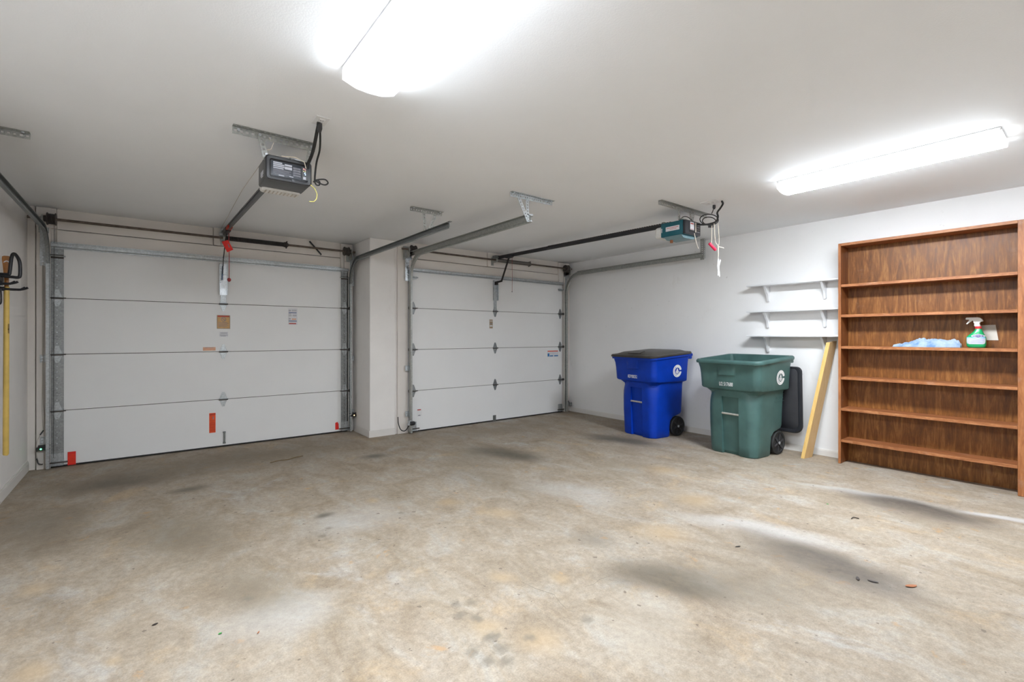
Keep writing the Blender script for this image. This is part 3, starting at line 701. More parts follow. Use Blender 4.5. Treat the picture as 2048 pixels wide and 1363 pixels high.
    MB().tube([(1.25, -3.09, 2.315), (1.32, -3.115, 2.318), (1.37, -3.13, 2.295), (1.382, -3.118, 2.262)], .003, 6).tube([(1.16, -3.05, 2.34), (1.20, -3.055, 2.355), (1.215, -3.05, 2.40), (1.18, -3.05, 2.43)], .0025, 6).build('bell_wire', 'cream', t)
    return t
opener_black()
hg = thing('opener_hanger', (1.226, -3.05, H), 'long perforated angle carrying the black opener on two straps', 'hanger', 'perforated angle hangers')
mb = MB(); perf(mb, (1.0, -3.05, H - .022), (1.452, -3.05, H - .022), .042, face=(0, -1, 0), hole=.008, pitch=.03); perf(mb, (1.0, -3.07, H - .0035), (1.452, -3.07, H - .0035), .036, face=(0, 0, 1), pitch=.03)
mb.build('ceiling_angle', 'galvg', hg)
for xa, xb in ((1.140, 1.176), (1.430, 1.405)):
    mb = MB(); perf(mb, (xa, -3.054, 2.434), (xb, -3.054, 2.285), .032, face=(0, -1, 0)); mb.build('strap', 'galvg', hg)
b = MB()
for p in ((1.140, 2.425), (1.430, 2.425), (1.174, 2.318), (1.407, 2.318), (1.03, 2.425)): b.cyl((p[0], -3.066, p[1]), (p[0], -3.054, p[1]), .008, 6)
b.build('bolt', 'galvb', hg)

def smooth_path(pts, n=8):
    P = [Vector(p) for p in pts]; P = [P[0] * 2 - P[1]] + P + [P[-1] * 2 - P[-2]]; out = []
    for i in range(1, len(P) - 2):
        for k in range(n):
            u = k / n; a, b_, c, d = P[i - 1], P[i], P[i + 1], P[i + 2]
            out.append(.5 * ((2 * b_) + (c - a) * u + (2 * a - 5 * b_ + 4 * c - d) * u * u + (3 * b_ - a - 3 * c + d) * u ** 3))
    return out + [P[-2]]
def outlet(label, x, y, w_, h_, rz=0.):
    t = thing('ceiling_outlet', (x, y, H), label, 'outlet', 'ceiling outlets for the openers', rz)
    MB().box((-w_ / 2, -h_ / 2, -.006), (w_ / 2, h_ / 2, 0), .002).build('cover_plate', 'white', t, local=True)
    for s_ in (-1, 1):
        r_ = MB().box((-.016, s_ * .02 - .014, -.010), (.016, s_ * .02 + .014, -.005), .002).build('receptacle', 'white', t, local=True)
        MB().box((-.008, s_ * .02 - .004, -.0105), (-.005, s_ * .02 + .004, -.009)).box((.005, s_ * .02 - .004, -.0105), (.008, s_ * .02 + .004, -.009)).build('slot', 'print', r_, local=True)
    return t
outlet('white ceiling outlet plate above the black opener', 1.38, -3.43, .075, .115)
outlet('white ceiling outlet plate above the teal opener', 4.62, -3.92, .115, .15)
t = thing('power_cord', (1.38, -3.43, H - .012), 'thick black conduit and cord running down into the black opener', 'cord')
MB().tube(smooth_path([(1.372, -3.425, 2.432), (1.376, -3.37, 2.395), (1.385, -3.28, 2.345), (1.392, -3.20, 2.318), (1.393, -3.125, 2.295), (1.393, -3.11, 2.27)]), .0095, 10).build('conduit', 'rubber', t)
MB().tube(smooth_path([(1.378, -3.41, 2.42), (1.40, -3.35, 2.39), (1.425, -3.25, 2.345), (1.430, -3.17, 2.30), (1.432, -3.13, 2.24), (1.432, -3.12, 2.19)]), .0055, 8).build('cable', 'rubber', t)
MB().tube(smooth_path([(1.432, -3.12, 2.20), (1.465, -3.12, 2.213), (1.497, -3.12, 2.217), (1.512, -3.12, 2.200), (1.492, -3.12, 2.184), (1.455, -3.12, 2.190), (1.432, -3.12, 2.200), (1.440, -3.12, 2.176), (1.458, -3.12, 2.176), (1.462, -3.12, 2.196), (1.443, -3.12, 2.203), (1.425, -3.115, 2.190)]), .0045, 8).build('coil', 'rubber', t)
MB().lathe((1.377, -3.418, 2.434), (.05, .25, -.4), [(0, .014), (.03, .016), (.05, .011)], 12).build('plug', 'black', t)
# teal opener
def opener_teal():
    t = thing('garage_door_opener', (4.655, -3.6, 2.185), 'teal opener with white label and dark rear face, over second bay', 'door opener')
    x0, x1, y0, y1, z0, z1 = 4.525, 4.785, -3.725, -3.462, 2.185, 2.318
    MB().box((x0, y0 + .03, z0), (x1, y1, z1), .006, 2).build('housing', 'teal', t)
    MB().prism([(x0 + .01, z0), (x1 - .01, z0), (x1 - .05, z0 - .024), (x0 + .05, z0 - .024)], lambda a, b, q: (a, q, b), y0 + .05, y1 - .03).build('underside', 'tealg', t)
    MB().cyl((4.60, -3.53, z0 - .05), (4.60, -3.53, z0 - .02), .014, 12).build('lamp_knob', 'copper', t)
    rp = MB().box((x0 + .004, y0, z0 + .004), (x1 - .004, y0 + .032, z1 - .002), .005).build('rear_cover', 'chd', t)
    MB().box((x0 + .06, y0 - .001, z0 + .02), (x1 - .02, y0 + .002, z1 - .02)).build('rear_panel', 'black', rp)
    rl = MB().box((x0 + .075, y0 - .002, z0 + .045), (x0 + .140, y0 - .001, z1 - .015)).build('rear_label', 'paper', t, label='white and red rear label')
    MB().box((x0 + .082, y0 - .003, z1 - .035), (x0 + .130, y0 - .002, z1 - .026)).box((x0 + .082, y0 - .003, z0 + .05), (x0 + .130, y0 - .002, z0 + .053)).build('print', 'dkred', rl)
    MB().box((x0 + .162, y0 - .002, z0 + .03), (x0 + .176, y0 - .001, z1 - .012)).build('wire_strip', 'cream', t)
    mb = MB()
    for i in range(4): mb.box((x0 + .19, y0 - .002, z0 + .03 + i * .022), (x0 + .235, y0 - .001, z0 + .042 + i * .022))
    mb.build('terminal', 'print', rp)
    sl = MB().box((x0 - .0012, y1 - .20, z0 + .048), (x0, y1 - .055, z0 + .090)).build('side_label', 'paper', t, label='white side label with red lines')
    MB().box((x0 - .002, y1 - .19, z0 + .075), (x0 - .0012, y1 - .065, z0 + .079)).box((x0 - .002, y1 - .17, z0 + .062), (x0 - .0012, y1 - .10, z0 + .065)).build('print', 'dkred', sl)
    MB().box((x0 - .0012, y1 - .016, z0 + .045), (x0, y1 - .006, z0 + .085)).build('side_badge', 'lprint', t)
    MB().box((x0 + .012, y1 - .004, z0 - .002), (x1 - .012, y1 + .085, z1 - .022), .03, 3).build('lens_cover', 'lens', t)
    ra, rb = Vector((4.645, -3.50, 2.338)), Vector((4.612, -.66, 2.382))
    MB().bar(ra, rb, .032, .012).bar(ra - Vector((0, 0, .020)), rb - Vector((0, 0, .020)), .014, .034).build('rail', 'black', t)
    mb = MB(); n = 60
    for i in range(n):
        p = ra.lerp(rb, (i + .2) / n * .62); q = ra.lerp(rb, (i + .75) / n * .62); mb.bar(p + Vector((0, 0, .010)), q + Vector((0, 0, .010)), .014, .008)
    mb.build('chain', 'spring', t)
    MB().box((4.575, -.70, 2.335), (4.635, -.605, 2.40), .004).cyl((4.56, -.70, 2.372), (4.65, -.70, 2.372), .020, 14).build('header_bracket', 'galvd', t)
    MB().prism([(-1.06, 2.375), (-.80, 2.378), (-.85, 2.345), (-.90, 2.330), (-.98, 2.332)], lambda a, b, q: (q, a, b), 4.60, 4.655).build('trolley', 'black', t)
    MB().bar((4.635, -.925, 2.35), (4.645, -.735, 2.035), .007, .030, (0, 1, 0)).bar((4.645, -.75, 2.032), (4.640, -.590, 2.018), .007, .028).build('door_arm', 'spring', t)
    MB().box((4.622, -.63, 1.985), (4.658, -.582, 2.03), .003).build('arm_clevis', 'spring', t)
    MB().tube([(4.64, -.985, 2.34), (4.642, -.985, 2.05), (4.64, -.985, 1.865)], .0022, 5).build('release_cord', 'cordred', t)
    MB().lathe((4.64, -.985, 1.866), (0, 0, -1), [(0, .003), (.004, .006), (.014, .006), (.016, .002)], 8).build('release_knob', 'print', t)
    MB().tube(smooth_path([(4.53, -3.66, 2.315), (4.545, -3.69, 2.345), (4.60, -3.70, 2.350), (4.66, -3.71, 2.325)]), .004, 6).build('top_wire', 'black', t)
    for yy in (-3.50, -3.68):
        mb = MB(); perf(mb, (4.50, yy, z1 + .004), (4.80, yy, z1 + .004), .03, face=(0, 0, 1)); mb.build('top_strap', 'galvg', t)
    return t
opener_teal()
hg = thing('opener_hanger', (4.6, -3.66, H), 'long perforated angle carrying the teal opener', 'hanger', 'perforated angle hangers')
mb = MB(); perf(mb, (4.20, -3.66, H - .019), (5.0, -3.66, H - .019), .036, face=(0, -1, 0)); perf(mb, (4.20, -3.68, H - .0035), (5.0, -3.68, H - .0035), .036, face=(0, 0, 1)); mb.build('ceiling_angle', 'galvg', hg)
for xa, xb in ((4.515, 4.515), (4.70, 4.715), (4.76, 4.735)):
    mb = MB(); perf(mb, (xa, -3.664, 2.43), (xb, -3.664, 2.318), .03, face=(0, -1, 0)); mb.build('strap', 'galvg', hg)
t = thing('power_cord', (4.62, -3.92, H - .012), 'coiled black power cord below the outlet beside the teal opener', 'cord')
MB().tube(smooth_path([(4.64, -4.01, 2.434), (4.675, -4.00, 2.42), (4.70, -3.965, 2.395), (4.70, -3.935, 2.36), (4.72, -3.93, 2.325), (4.74, -3.90, 2.29), (4.72, -3.85, 2.275), (4.70, -3.80, 2.275), (4.70, -3.75, 2.285), (4.715, -3.733, 2.29)]), .0085, 10).build('conduit', 'rubber', t)
cc = Vector((4.72, -3.845, 2.315)); mb = MB()
u = Vector((math.cos(.66), -math.sin(.66), 0)); 
for r_, dz in ((.085, .0), (.062, -.012)):
    mb.tube([cc + u * r_ * math.cos(a) + Vector((0, 0, dz + r_ * .62 * math.sin(a))) + Vector((.614, .789, 0)) * .01 * math.sin(a) for a in [2 * math.pi * i / 32 for i in range(33)]], .0045, 8, False)
mb.build('coil', 'rubber', t)
MB().tube(smooth_path([(4.70, -3.90, 2.41), (4.705, -3.89, 2.385), (4.70, -3.88, 2.36)]), .004, 8).lathe((4.70, -3.905, 2.434), (.02, .05, -1), [(0, .013), (.024, .014), (.038, .008)], 10).build('plug', 'black', t)
MB().lathe(cc + Vector((.008, -.012, -.062)), u, [(-.02, .013), (.02, .013)], 10).build('tie', 'black', t)
t = thing('pull_string', (4.78, -3.90, 2.0), 'cream strings with a red wooden handle and white knot beside the teal opener', 'pull cord')
for pts in ([(4.715, -3.875, 2.255), (4.735, -3.86, 2.15), (4.735, -3.86, 2.085)], [(4.735, -3.885, 2.275), (4.765, -3.88, 2.12), (4.775, -3.90, 2.06), (4.780, -3.90, 1.93)], [(4.76, -3.91, 2.275), (4.785, -3.905, 2.12), (4.784, -3.90, 2.06), (4.776, -3.90, 1.93)], [(4.775, -3.90, 2.065), (4.80, -3.91, 2.062), (4.835, -3.925, 2.055)], [(4.655, -3.735, 2.20), (4.67, -3.745, 2.12), (4.70, -3.75, 2.06)]):
    MB().tube(smooth_path(pts, 5), .003, 6).build('string', 'cream', t)
MB().lathe((4.70, -3.855, 2.095), (.065, -.03, -.062), [(0, .004), (.004, .013), (.09, .014), (.097, .005)], 14).build('handle', 'cerise', t)
MB().tube([(4.780, -3.90, 1.95), (4.772, -3.90, 1.885), (4.792, -3.905, 1.79)], [.007, .011, .006], 8).tube([(4.800, -3.91, 1.945), (4.782, -3.90, 1.89), (4.775, -3.90, 1.80)], [.005, .010, .005], 8).build('knot', 'white', t)

# ---------------------------------------------------------------- fluorescent wraparound fixtures
def fixture(label, x0, x1, y0, y1):
    cx = (x0 + x1) / 2
    t = thing('ceiling_light', (cx, (y0 + y1) / 2, H), label, 'ceiling light', 'fluorescent ceiling lights')
    MB().box((x0 - .004, y0 + .002, H - .022), (x1 + .004, y1 - .002, H), .003).build('housing', 'white', t)
    zt, zb = H - .0225, H - .078; w_ = (x1 - x0) / 2
    pf = [(-w_, zt), (-w_, zt - .032), (-w_ + .050, zt - .049), (-w_ * .45, zb + .003), (0, zb), (w_ * .45, zb + .003), (w_ - .050, zt - .049), (w_, zt - .032), (w_, zt)]
    fl = lambda a, b_, q: (a, q, b_)
    MB().prism([(cx + a, b_) for a, b_ in pf[1:-1]], fl, y0 + .012, y1 - .012).build('diffuser', 'tube', t, smooth=50)
    for k in (0, -2):
        (a0, b0_), (a1, b1) = pf[k], pf[k + 1]; e_ = .002 if k == 0 else -.002
        MB().prism([(cx + a0, b0_), (cx + a0 + e_, b0_), (cx + a1 + e_, b1), (cx + a1, b1)] if k == 0 else [(cx + a1, b1), (cx + a1 + e_, b1), (cx + a0 + e_, b0_), (cx + a0, b0_)], fl, y0 + .012, y1 - .012).build('diffuser_flank', 'tubeside', t)
    MB().box((x0 + .004, y0 + .012, zt - .0045), (x1 - .004, y1 - .012, zt - .0025)).build('reflector', 'white', t)
    for ya, yb in ((y0, y0 + .012), (y1 - .012, y1)):
        MB().prism([(cx + a * 1.01, b_ - .001 if b_ < zt else b_ + .002) for a, b_ in pf], lambda a, b_, q: (a, q, b_), ya, yb).build('end_cap', 'tubeend', t, smooth=50)
    return t
fixture('lit wraparound ceiling light cut by the top edge of the photo', 1.305, 1.545, -5.25, -4.03)
fixture('lit wraparound ceiling light above the brown bookcase', 4.485, 4.735, -5.755, -4.535)

# ---------------------------------------------------------------- safety sensors
def sensor(label, x, y, z, o, led, group='photo-eye sensors'):
    t = thing('photo_eye', (x, y, z), label, 'sensor', group)
    MB().box((x - .035, y - .014, z - .018), (x + .035, y + .016, z + .014), .005).build('case', 'black', t)
    MB().cyl((x, y - .018, z), (x, y - .012, z), .006, 10).build('led', led, t)
    MB().box((x - .02, y - .006, z + .012), (x + .035, y + .014, z + .034), .002).bar((x + o * .03, y, z + .026), (x + o * .062, y - .012, z + .030), .008, .006).bar((x + o * .03, y, z - .008), (x + o * .060, y - .014, z - .004), .008, .006).build('clip', 'black', t)
    return t
sensor('black photo-eye with green light at foot of the track by the tool rack wall', -.150, -.06, .200, 1, 'ledg')
sensor('black photo-eye with amber light on the track at the white pillar', 2.745, -.075, .215, -1, 'leda')
t = thing('photo_eye', (3.27, -.70, .14), 'black photo-eye with looped cable at the pillar side of the second door', 'sensor', 'photo-eye sensors')
MB().box((3.215, -.690, .115), (3.262, -.668, .175), .003).cyl((3.239, -.694, .145), (3.239, -.688, .145), .010, 10).build('bracket', 'galvb', t)
MB().lathe((3.240, -.700, .140), (1, 0, 0), [(0, .020), (.004, .026), (.05, .026), (.062, .018)], 14).build('case', 'black', t)
MB().tube(smooth_path([(3.125, -.585, .22), (3.125, -.60, .14), (3.14, -.63, .07), (3.18, -.645, .045), (3.215, -.655, .07), (3.232, -.672, .12)]), .006, 8).build('cable', 'rubber', t)
t = thing('photo_eye', (6.09, -.66, .12), 'small photo-eye at the foot of the grey track by the bins wall', 'sensor', 'photo-eye sensors')
MB().box((6.075, -.675, .10), (6.13, -.64, .155), .004).build('case', 'galvd', t)
MB().tube(smooth_path([(6.055, -.63, .28), (6.056, -.645, .2), (6.085, -.66, .14)]), .006, 8).build('cable', 'black', t)
# bell wire down the first jamb
t = thing('sensor_wire', (-.14, -.02, .2), 'thin beige sensor wires stapled down the jamb with a black splice', 'wire')
MB().tube(smooth_path([(-.142, -.020, 1.95), (-.138, -.020, 1.4), (-.142, -.020, .9), (-.140, -.022, .62), (-.132, -.024, .48), (-.140, -.024, .36)]), .0022, 5).tube(smooth_path([(-.146, -.020, 1.9), (-.146, -.020, .9), (-.148, -.020, .55), (-.140, -.024, .36)]), .0022, 5).tube(smooth_path([(-.158, -.026, .33), (-.180, -.026, .27), (-.186, -.028, .20), (-.180, -.03, .12), (-.165, -.03, .07)]), .002, 5).build('strand', 'wire', t)
MB().bar((-.138, -.026, .365), (-.160, -.026, .325), .010, .010).tube(smooth_path([(-.182, -.03, .11), (-.172, -.032, .065), (-.150, -.034, .052), (-.142, -.034, .055)]), .005, 6).build('splice', 'black', t)

# ---------------------------------------------------------------- wheeled bins
def rrect(xf, xb, hw, rf, rb, z, tilt=0., n=7, rec=None):
    """outline (front at -x), with extra points on the front face for the recess; tilt raises z toward the back."""
    pts = []
    ys = [-.105, -.095, -.090, -.045, 0, .045, .090, .095, .105]
    def arc(cx, cy, r_, a0):
        for i in range(n + 1):
            a = R(a0 + 90 * i / n); pts.append((cx + r_ * math.cos(a), cy + r_ * math.sin(a)))
    arc(xb - rb, hw - rb, rb, 0)
    arc(xf + rf, hw - rf, rf, 90)
    for yv in ys[::-1]:
        x = xf
        if rec: x += rec(yv)
        pts.append((x, yv))
    arc(xf + rf, -hw + rf, rf, 180)
    arc(xb - rb, -hw + rb, rb, 270)
    return [(x, y, z + tilt * (x - xf)) for x, y in pts]
def bin_body():
    """levels: z, x front, x back, half width, front radius, back radius, recess depth, panel"""
    tl = .07
    rec = lambda d, wd=.0935: (lambda y: d if abs(y) < wd else 0.)
    L = []
    def add(z, xf, xb, hw, rf, rb, d=0., tilt=0.): L.append(rrect(xf, xb, hw, rf, rb, z, tilt, rec=rec(d) if d else None))
    add(.000, -.240, .055, .252, .085, .05, .035)
    add(.012, -.250, .065, .262, .09, .05, .037)
    add(.10, -.252, .065, .266, .09, .05, .042)
    add(.20, -.254, .075, .270, .09, .05, .046)
    add(.245, -.255, .13, .272, .09, .06, .050)
    add(.275, -.256, .265, .273, .09, .07, .052)
    add(.30, -.257, .282, .274, .09, .07, .055)
    add(.45, -.260, .285, .279, .10, .07, .075)
    add(.54, -.262, .286, .282, .115, .07, .080)
    add(.595, -.263, .287, .284, .14, .07, .082)
    add(.602, -.263, .287, .284, .145, .07, 0)
    add(.640, -.266, .288, .286, .175, .07)
    add(.668, -.272, .290, .290, .185, .07)
    add(.676, -.285, .294, .305, .14, .06)
    add(.686, -.303, .300, .326, .080, .05)
    add(.700, -.308, .302, .331, .065, .05)
    add(.780, -.312, .304, .334, .065, .05, 0, .01)
    add(.830, -.316, .306, .337, .065, .05, 0, .02)
    add(.835, -.316, .306, .337, .065, .05, -.010, .02)
    add(.90, -.324, .308, .343, .065, .05, -.006, .04)
    add(.935, -.335, .312, .350, .065, .05, 0, .06)
    add(.950, -.338, .314, .352, .065, .05, 0, tl)
    add(.952, -.358, .318, .368, .075, .05, 0, tl)      # rim lip
    add(.972, -.362, .320, .371, .078, .05, 0, tl)
    add(.976, -.360, .320, .369, .078, .05, 0, tl)
    add(.990, -.350, .314, .360, .072, .05, 0, tl)
    add(.990, -.325, .296, .338, .062, .045, 0, tl)     # inside
    add(.930, -.318, .292, .332, .060, .045, 0, tl)
    add(.70, -.292, .288, .316, .060, .045, 0, .01)
    add(.64, -.245, .270, .268, .090, .05)
    add(.30, -.235, .26, .25, .090, .05)
    add(.27, -.232, .03, .24, .09, .05)
    add(.03, -.220, .01, .225, .09, .05)
    return L
BODY = MB().loft(bin_body())
def wheel_mb(y, o):
    mb = MB(); c = (.180, y, .122)
    mb.lathe(c, (0, o, 0), [(0, .09), (0, .118), (.006, .122), (.040, .122), (.048, .116), (.048, .098), (.040, .094), (.036, .03), (.048, .026), (.050, .012)], 32)
    return mb
def wheelie_bin(name, loc, rz, mat, label, number, group, closed, chars):
    t = thing(name, loc, label, 'wheeled bin', group, rz)
    body = BODY.build('body', mat, t, local=True, smooth=40)
    # grab bar across the front recess
    MB().cyl((-.252, -.094, .425), (-.252, .094, .425), .011, 12).build('grab_bar', 'bar', t, local=True)
    # rear handle: two arms and a bar, moulded with the body
    mb = MB()
    for s_ in (-1, 1): mb.box((.29, s_ * .30 - .03, .955), (.375, s_ * .30 + .03, 1.035), .012, 2)
    mb.cyl((.365, -.33, 1.008), (.365, .33, 1.008), .019, 14); mb.build('handle', mat, t, local=True)
    MB().cyl((.180, -.27, .122), (.180, .27, .122), .010, 10).build('axle', 'galv', t, local=True)
    for o in (-1, 1):
        wl_ = wheel_mb(.228 * o, o).build('wheel', 'rubber', t, local=True)
        mb = MB()
        for k in range(6):
            a = math.pi / 3 * k + .3
            mb.bar((.180 + .028 * math.cos(a), o * .270, .122 + .028 * math.sin(a)), (.180 + .092 * math.cos(a), o * .270, .122 + .092 * math.sin(a)), .022, .010, (0, 1, 0))
        mb.build('spoke', 'black', wl_, local=True)
        MB().lathe((.180, o * .275, .122), (0, o, 0), [(0, .016), (.008, .015), (.011, .008)], 14).build('hub_cap', 'galvb', wl_, local=True)
    # serial number stamped on the front, emblem on the flank
    me = text_mesh(number, .056, 'white', 'serial_number', .0003, chars)
    obj('serial_number', me, t, 'white stamped serial number', loc=(-.3135, .012, .738), rot=(R(90), 0, R(-90)))
    mb = MB()
    cx_, cz_, yy = .085, .815, -.3385
    ring(mb, cx_, cz_, yy, .042, .076, 40, R(12), R(352))
    mb.add([(cx_ - .026, yy, cz_ - .010), (cx_ + .026, yy, cz_ - .010), (cx_, yy, cz_ + .038)], [(0, 1, 2)])
    mb.box((cx_ - .030, yy, cz_ - .018), (cx_ + .030, yy - .0005, cz_ - .011)).box((cx_ - .020, yy, cz_ - .032), (cx_ + .020, yy - .0005, cz_ - .021))
    side = lambda m_, e_: setattr(m_, 'v', [(x, y - yy - (.3325 + (z - .70) * .062) - e_ + tiny(y - yy), z) for x, y, z in m_.v])
    tiny = lambda d_: d_ * 0
    side(mb, .0012); mb.build('emblem', 'white', t, local=True, label='white round emblem with a small tree')
    mb = MB()
    for k in range(-6, 7):
        a = R(190 + k * 11); mb.bar((cx_ + .052 * math.cos(a), yy - .0008, cz_ + .052 * math.sin(a)), (cx_ + .066 * math.cos(a), yy - .0008, cz_ + .066 * math.sin(a)), .003, .0006, (0, 1, 0))
    for k in (-1, 0, 1): mb.box((cx_ + k * .010 - .003, yy - .0012, cz_ - .002), (cx_ + k * .010 + .003, yy - .0004, cz_ + .004))
    side(mb, .0012); mb.build('emblem_print', mat, t, local=True)
    if not closed:
        me = text_mesh('TOTER', .042, mat, 'raised_name', .0004, 1.15)
        obj('raised_name', me, t, 'raised maker lettering', loc=(.165, -.2855, .600), rot=(R(90), 0, 0))
        MB().box((.075, -.2865, .560), (.255, -.2835, .563)).box((.075, -.2865, .632), (.255, -.2835, .635)).build('raised_border', mat, t, local=True)
    # lid
    mb = MB()
    def lr(xf, xb, hw, r_, z, tl=.07): return rrect(xf, xb, hw, r_, .05, z, tl)
    rings = [lr(-.350, .300, .352, .06, .984), lr(-.372, .330, .378, .085, .976), lr(-.375, .332, .381, .088, .990), lr(-.366, .328, .372, .082, 1.004), lr(-.345, .318, .350, .07, 1.008), lr(-.335, .312, .342, .066, 1.004),
             lr(-.318, .300, .322, .06, 1.012), lr(-.26, .27, .26, .06, 1.038, .06), lr(-.17, .22, .17, .06, 1.052, .05), lr(-.06, .15, .11, .05, 1.056, .045)]
    mb.loft(rings)
    if closed:
        ld = mb.build('lid', 'lidb', t, local=True, label='closed brown-black lid', smooth=40)
        MB().prism([(-.30, -.10), (-.20, -.085), (-.20, .085), (-.30, .10)], lambda a, b_, q: (a, b_, q + (a + .30) * .22), 1.020, 1.034).build('lid_panel', 'lidb', ld, local=True)
    else:
        # swung right over, hanging down the back from its hinge
        hp = Vector((.365, 0, 1.005))
        Rm = Matrix.Translation(hp + Vector((.028, -.035, -.055))) @ Matrix.Rotation(R(272), 4, 'Y') @ Matrix.Translation(-hp)
        o = obj('lid', mb.mesh('lid', 'lidb2', Rm, 40), t, 'black lid hanging open down the back')
    for s_ in (-.2, .2):
        MB().lathe((.365, s_ - .03, 1.008), (0, 1, 0), [(0, .025), (.06, .025)], 14).build('hinge_sleeve', 'lidb' if closed else 'lidb2', t, local=True)
    return t
M['lidb2'] = plain('black_lid', (.024, .025, .03), .4, spec=.5, scale=9, var=.15)
wheelie_bin('recycling_bin', (5.69, -2.515, 0), R(-7), 'bluebin', 'blue wheeled recycling bin with closed dark lid', 'KDY00252', 'wheeled bins', True, .62)
wheelie_bin('trash_bin', (5.695, -3.695, 0), R(-5), 'greenbin', 'green wheeled trash bin with its lid hanging open', 'U2 517688', 'wheeled bins', False, .62)

# ---------------------------------------------------------------- leaning board
t = thing('leaning_board', (5.95, -4.23, 0), 'pale pine board leaning against wall beside the bookcase', 'board')
def lean(a, b_):
    b0 = [Vector((5.867, -4.218, 0)), Vector((6.018, -4.236, 0))]; tp = [Vector((6.030, -4.392, 1.175)), Vector((6.168, -4.408, 1.190))]
    return b0, tp
b0, tp = lean(0, 0); th = Vector((.004, .034, 0))
MB().add([b0[0], b0[1], b0[1] + th, b0[0] + th, tp[0], tp[1], tp[1] + th, tp[0] + th], [(0, 3, 2, 1), (4, 5, 6, 7), (0, 1, 5, 4), (1, 2, 6, 5), (2, 3, 7, 6), (3, 0, 4, 7)]).build('plank', 'pine', t)
e = Vector((-.0015, 0, 0))
MB().add([b0[0] + e, b0[0] + th + e, tp[0] + th + e, tp[0] + e, b0[0], b0[0] + th, tp[0] + th, tp[0]], [(0, 1, 2, 3), (7, 6, 5, 4), (0, 4, 5, 1), (1, 5, 6, 2), (2, 6, 7, 3), (3, 7, 4, 0)]).build('plank_edge', 'pineedge', t)

# ---------------------------------------------------------------- white wall shelves
for zt, lab in ((1.818, 'topmost of three white wall shelves on curved brackets'), (1.524, 'middle of three white wall shelves on curved brackets'), (1.250, 'lowest of three white wall shelves, just above the green bin')):
    t = thing('wall_shelf', (XR, -4.02, zt - .018), lab, 'shelf', 'white wall shelves')
    MB().box((XR - .155, -4.478, zt - .018), (XR - .001, -3.560, zt), .004, 2).build('shelf_board', 'shelfw', t)
    for yb in (-3.742, -4.306):
        z1 = zt - .018
        pf = [(0, 0), (-.128, 0), (-.128, -.012), (-.112, -.020), (-.098, -.034), (-.080, -.064), (-.058, -.082), (-.044, -.100), (-.036, -.130), (-.033, -.155), (-.022, -.172), (-.010, -.172), (0, -.160)]
        MB().prism([(XR - .001 + a, z1 + b_) for a, b_ in pf], lambda a, b_, q: (a, q, b_), yb - .011, yb + .011).build('shelf_bracket', 'shelfw', t)

# ---------------------------------------------------------------- bookcase
t = thing('bookcase', (6.06, -5.11, 0), 'tall open bookcase of dark reddish-brown stained wood', 'bookcase')
BX0, BX1, BY0, BY1, BH = 5.950, 6.160, -5.732, -4.487, 2.142
for y0_, y1_ in ((BY1 - .024, BY1), (BY0, BY0 + .044)):
    sp = MB().box((BX0, y0_, 0), (BX1, y1_, BH - .001), .0025).build('side_panel', 'bk', t)
    MB().box((BX0 - .0012, y0_ + .001, .003), (BX0 + .001, y1_ - .001, BH - .003)).build('front_edge', 'edgev', sp)
MB().box((BX1 - .008, BY0 + .02, .0), (BX1 + .002, BY1 - .01, BH - .01)).build('back_panel', 'bkback', t)
MB().box((BX0 + .002, BY0 + .044, BH - .026), (BX1 - .008, BY1 - .024, BH), .0025).build('top_board', 'bkshelf', t)
MB().box((BX0 + .0008, BY0 + .045, BH - .025), (BX0 + .003, BY1 - .025, BH - .001)).build('front_edge', 'edge', t)
for z in (1.742, 1.449, 1.143, .845, .542, .236):
    s_ = MB().box((BX0 + .003, BY0 + .044, z - .026), (BX1 - .008, BY1 - .024, z), .0025).build('shelf', 'bkshelf', t)
    MB().box((BX0 + .0018, BY0 + .045, z - .025), (BX0 + .004, BY1 - .025, z - .001)).build('front_edge', 'edge', s_)
BKZ = 1.143
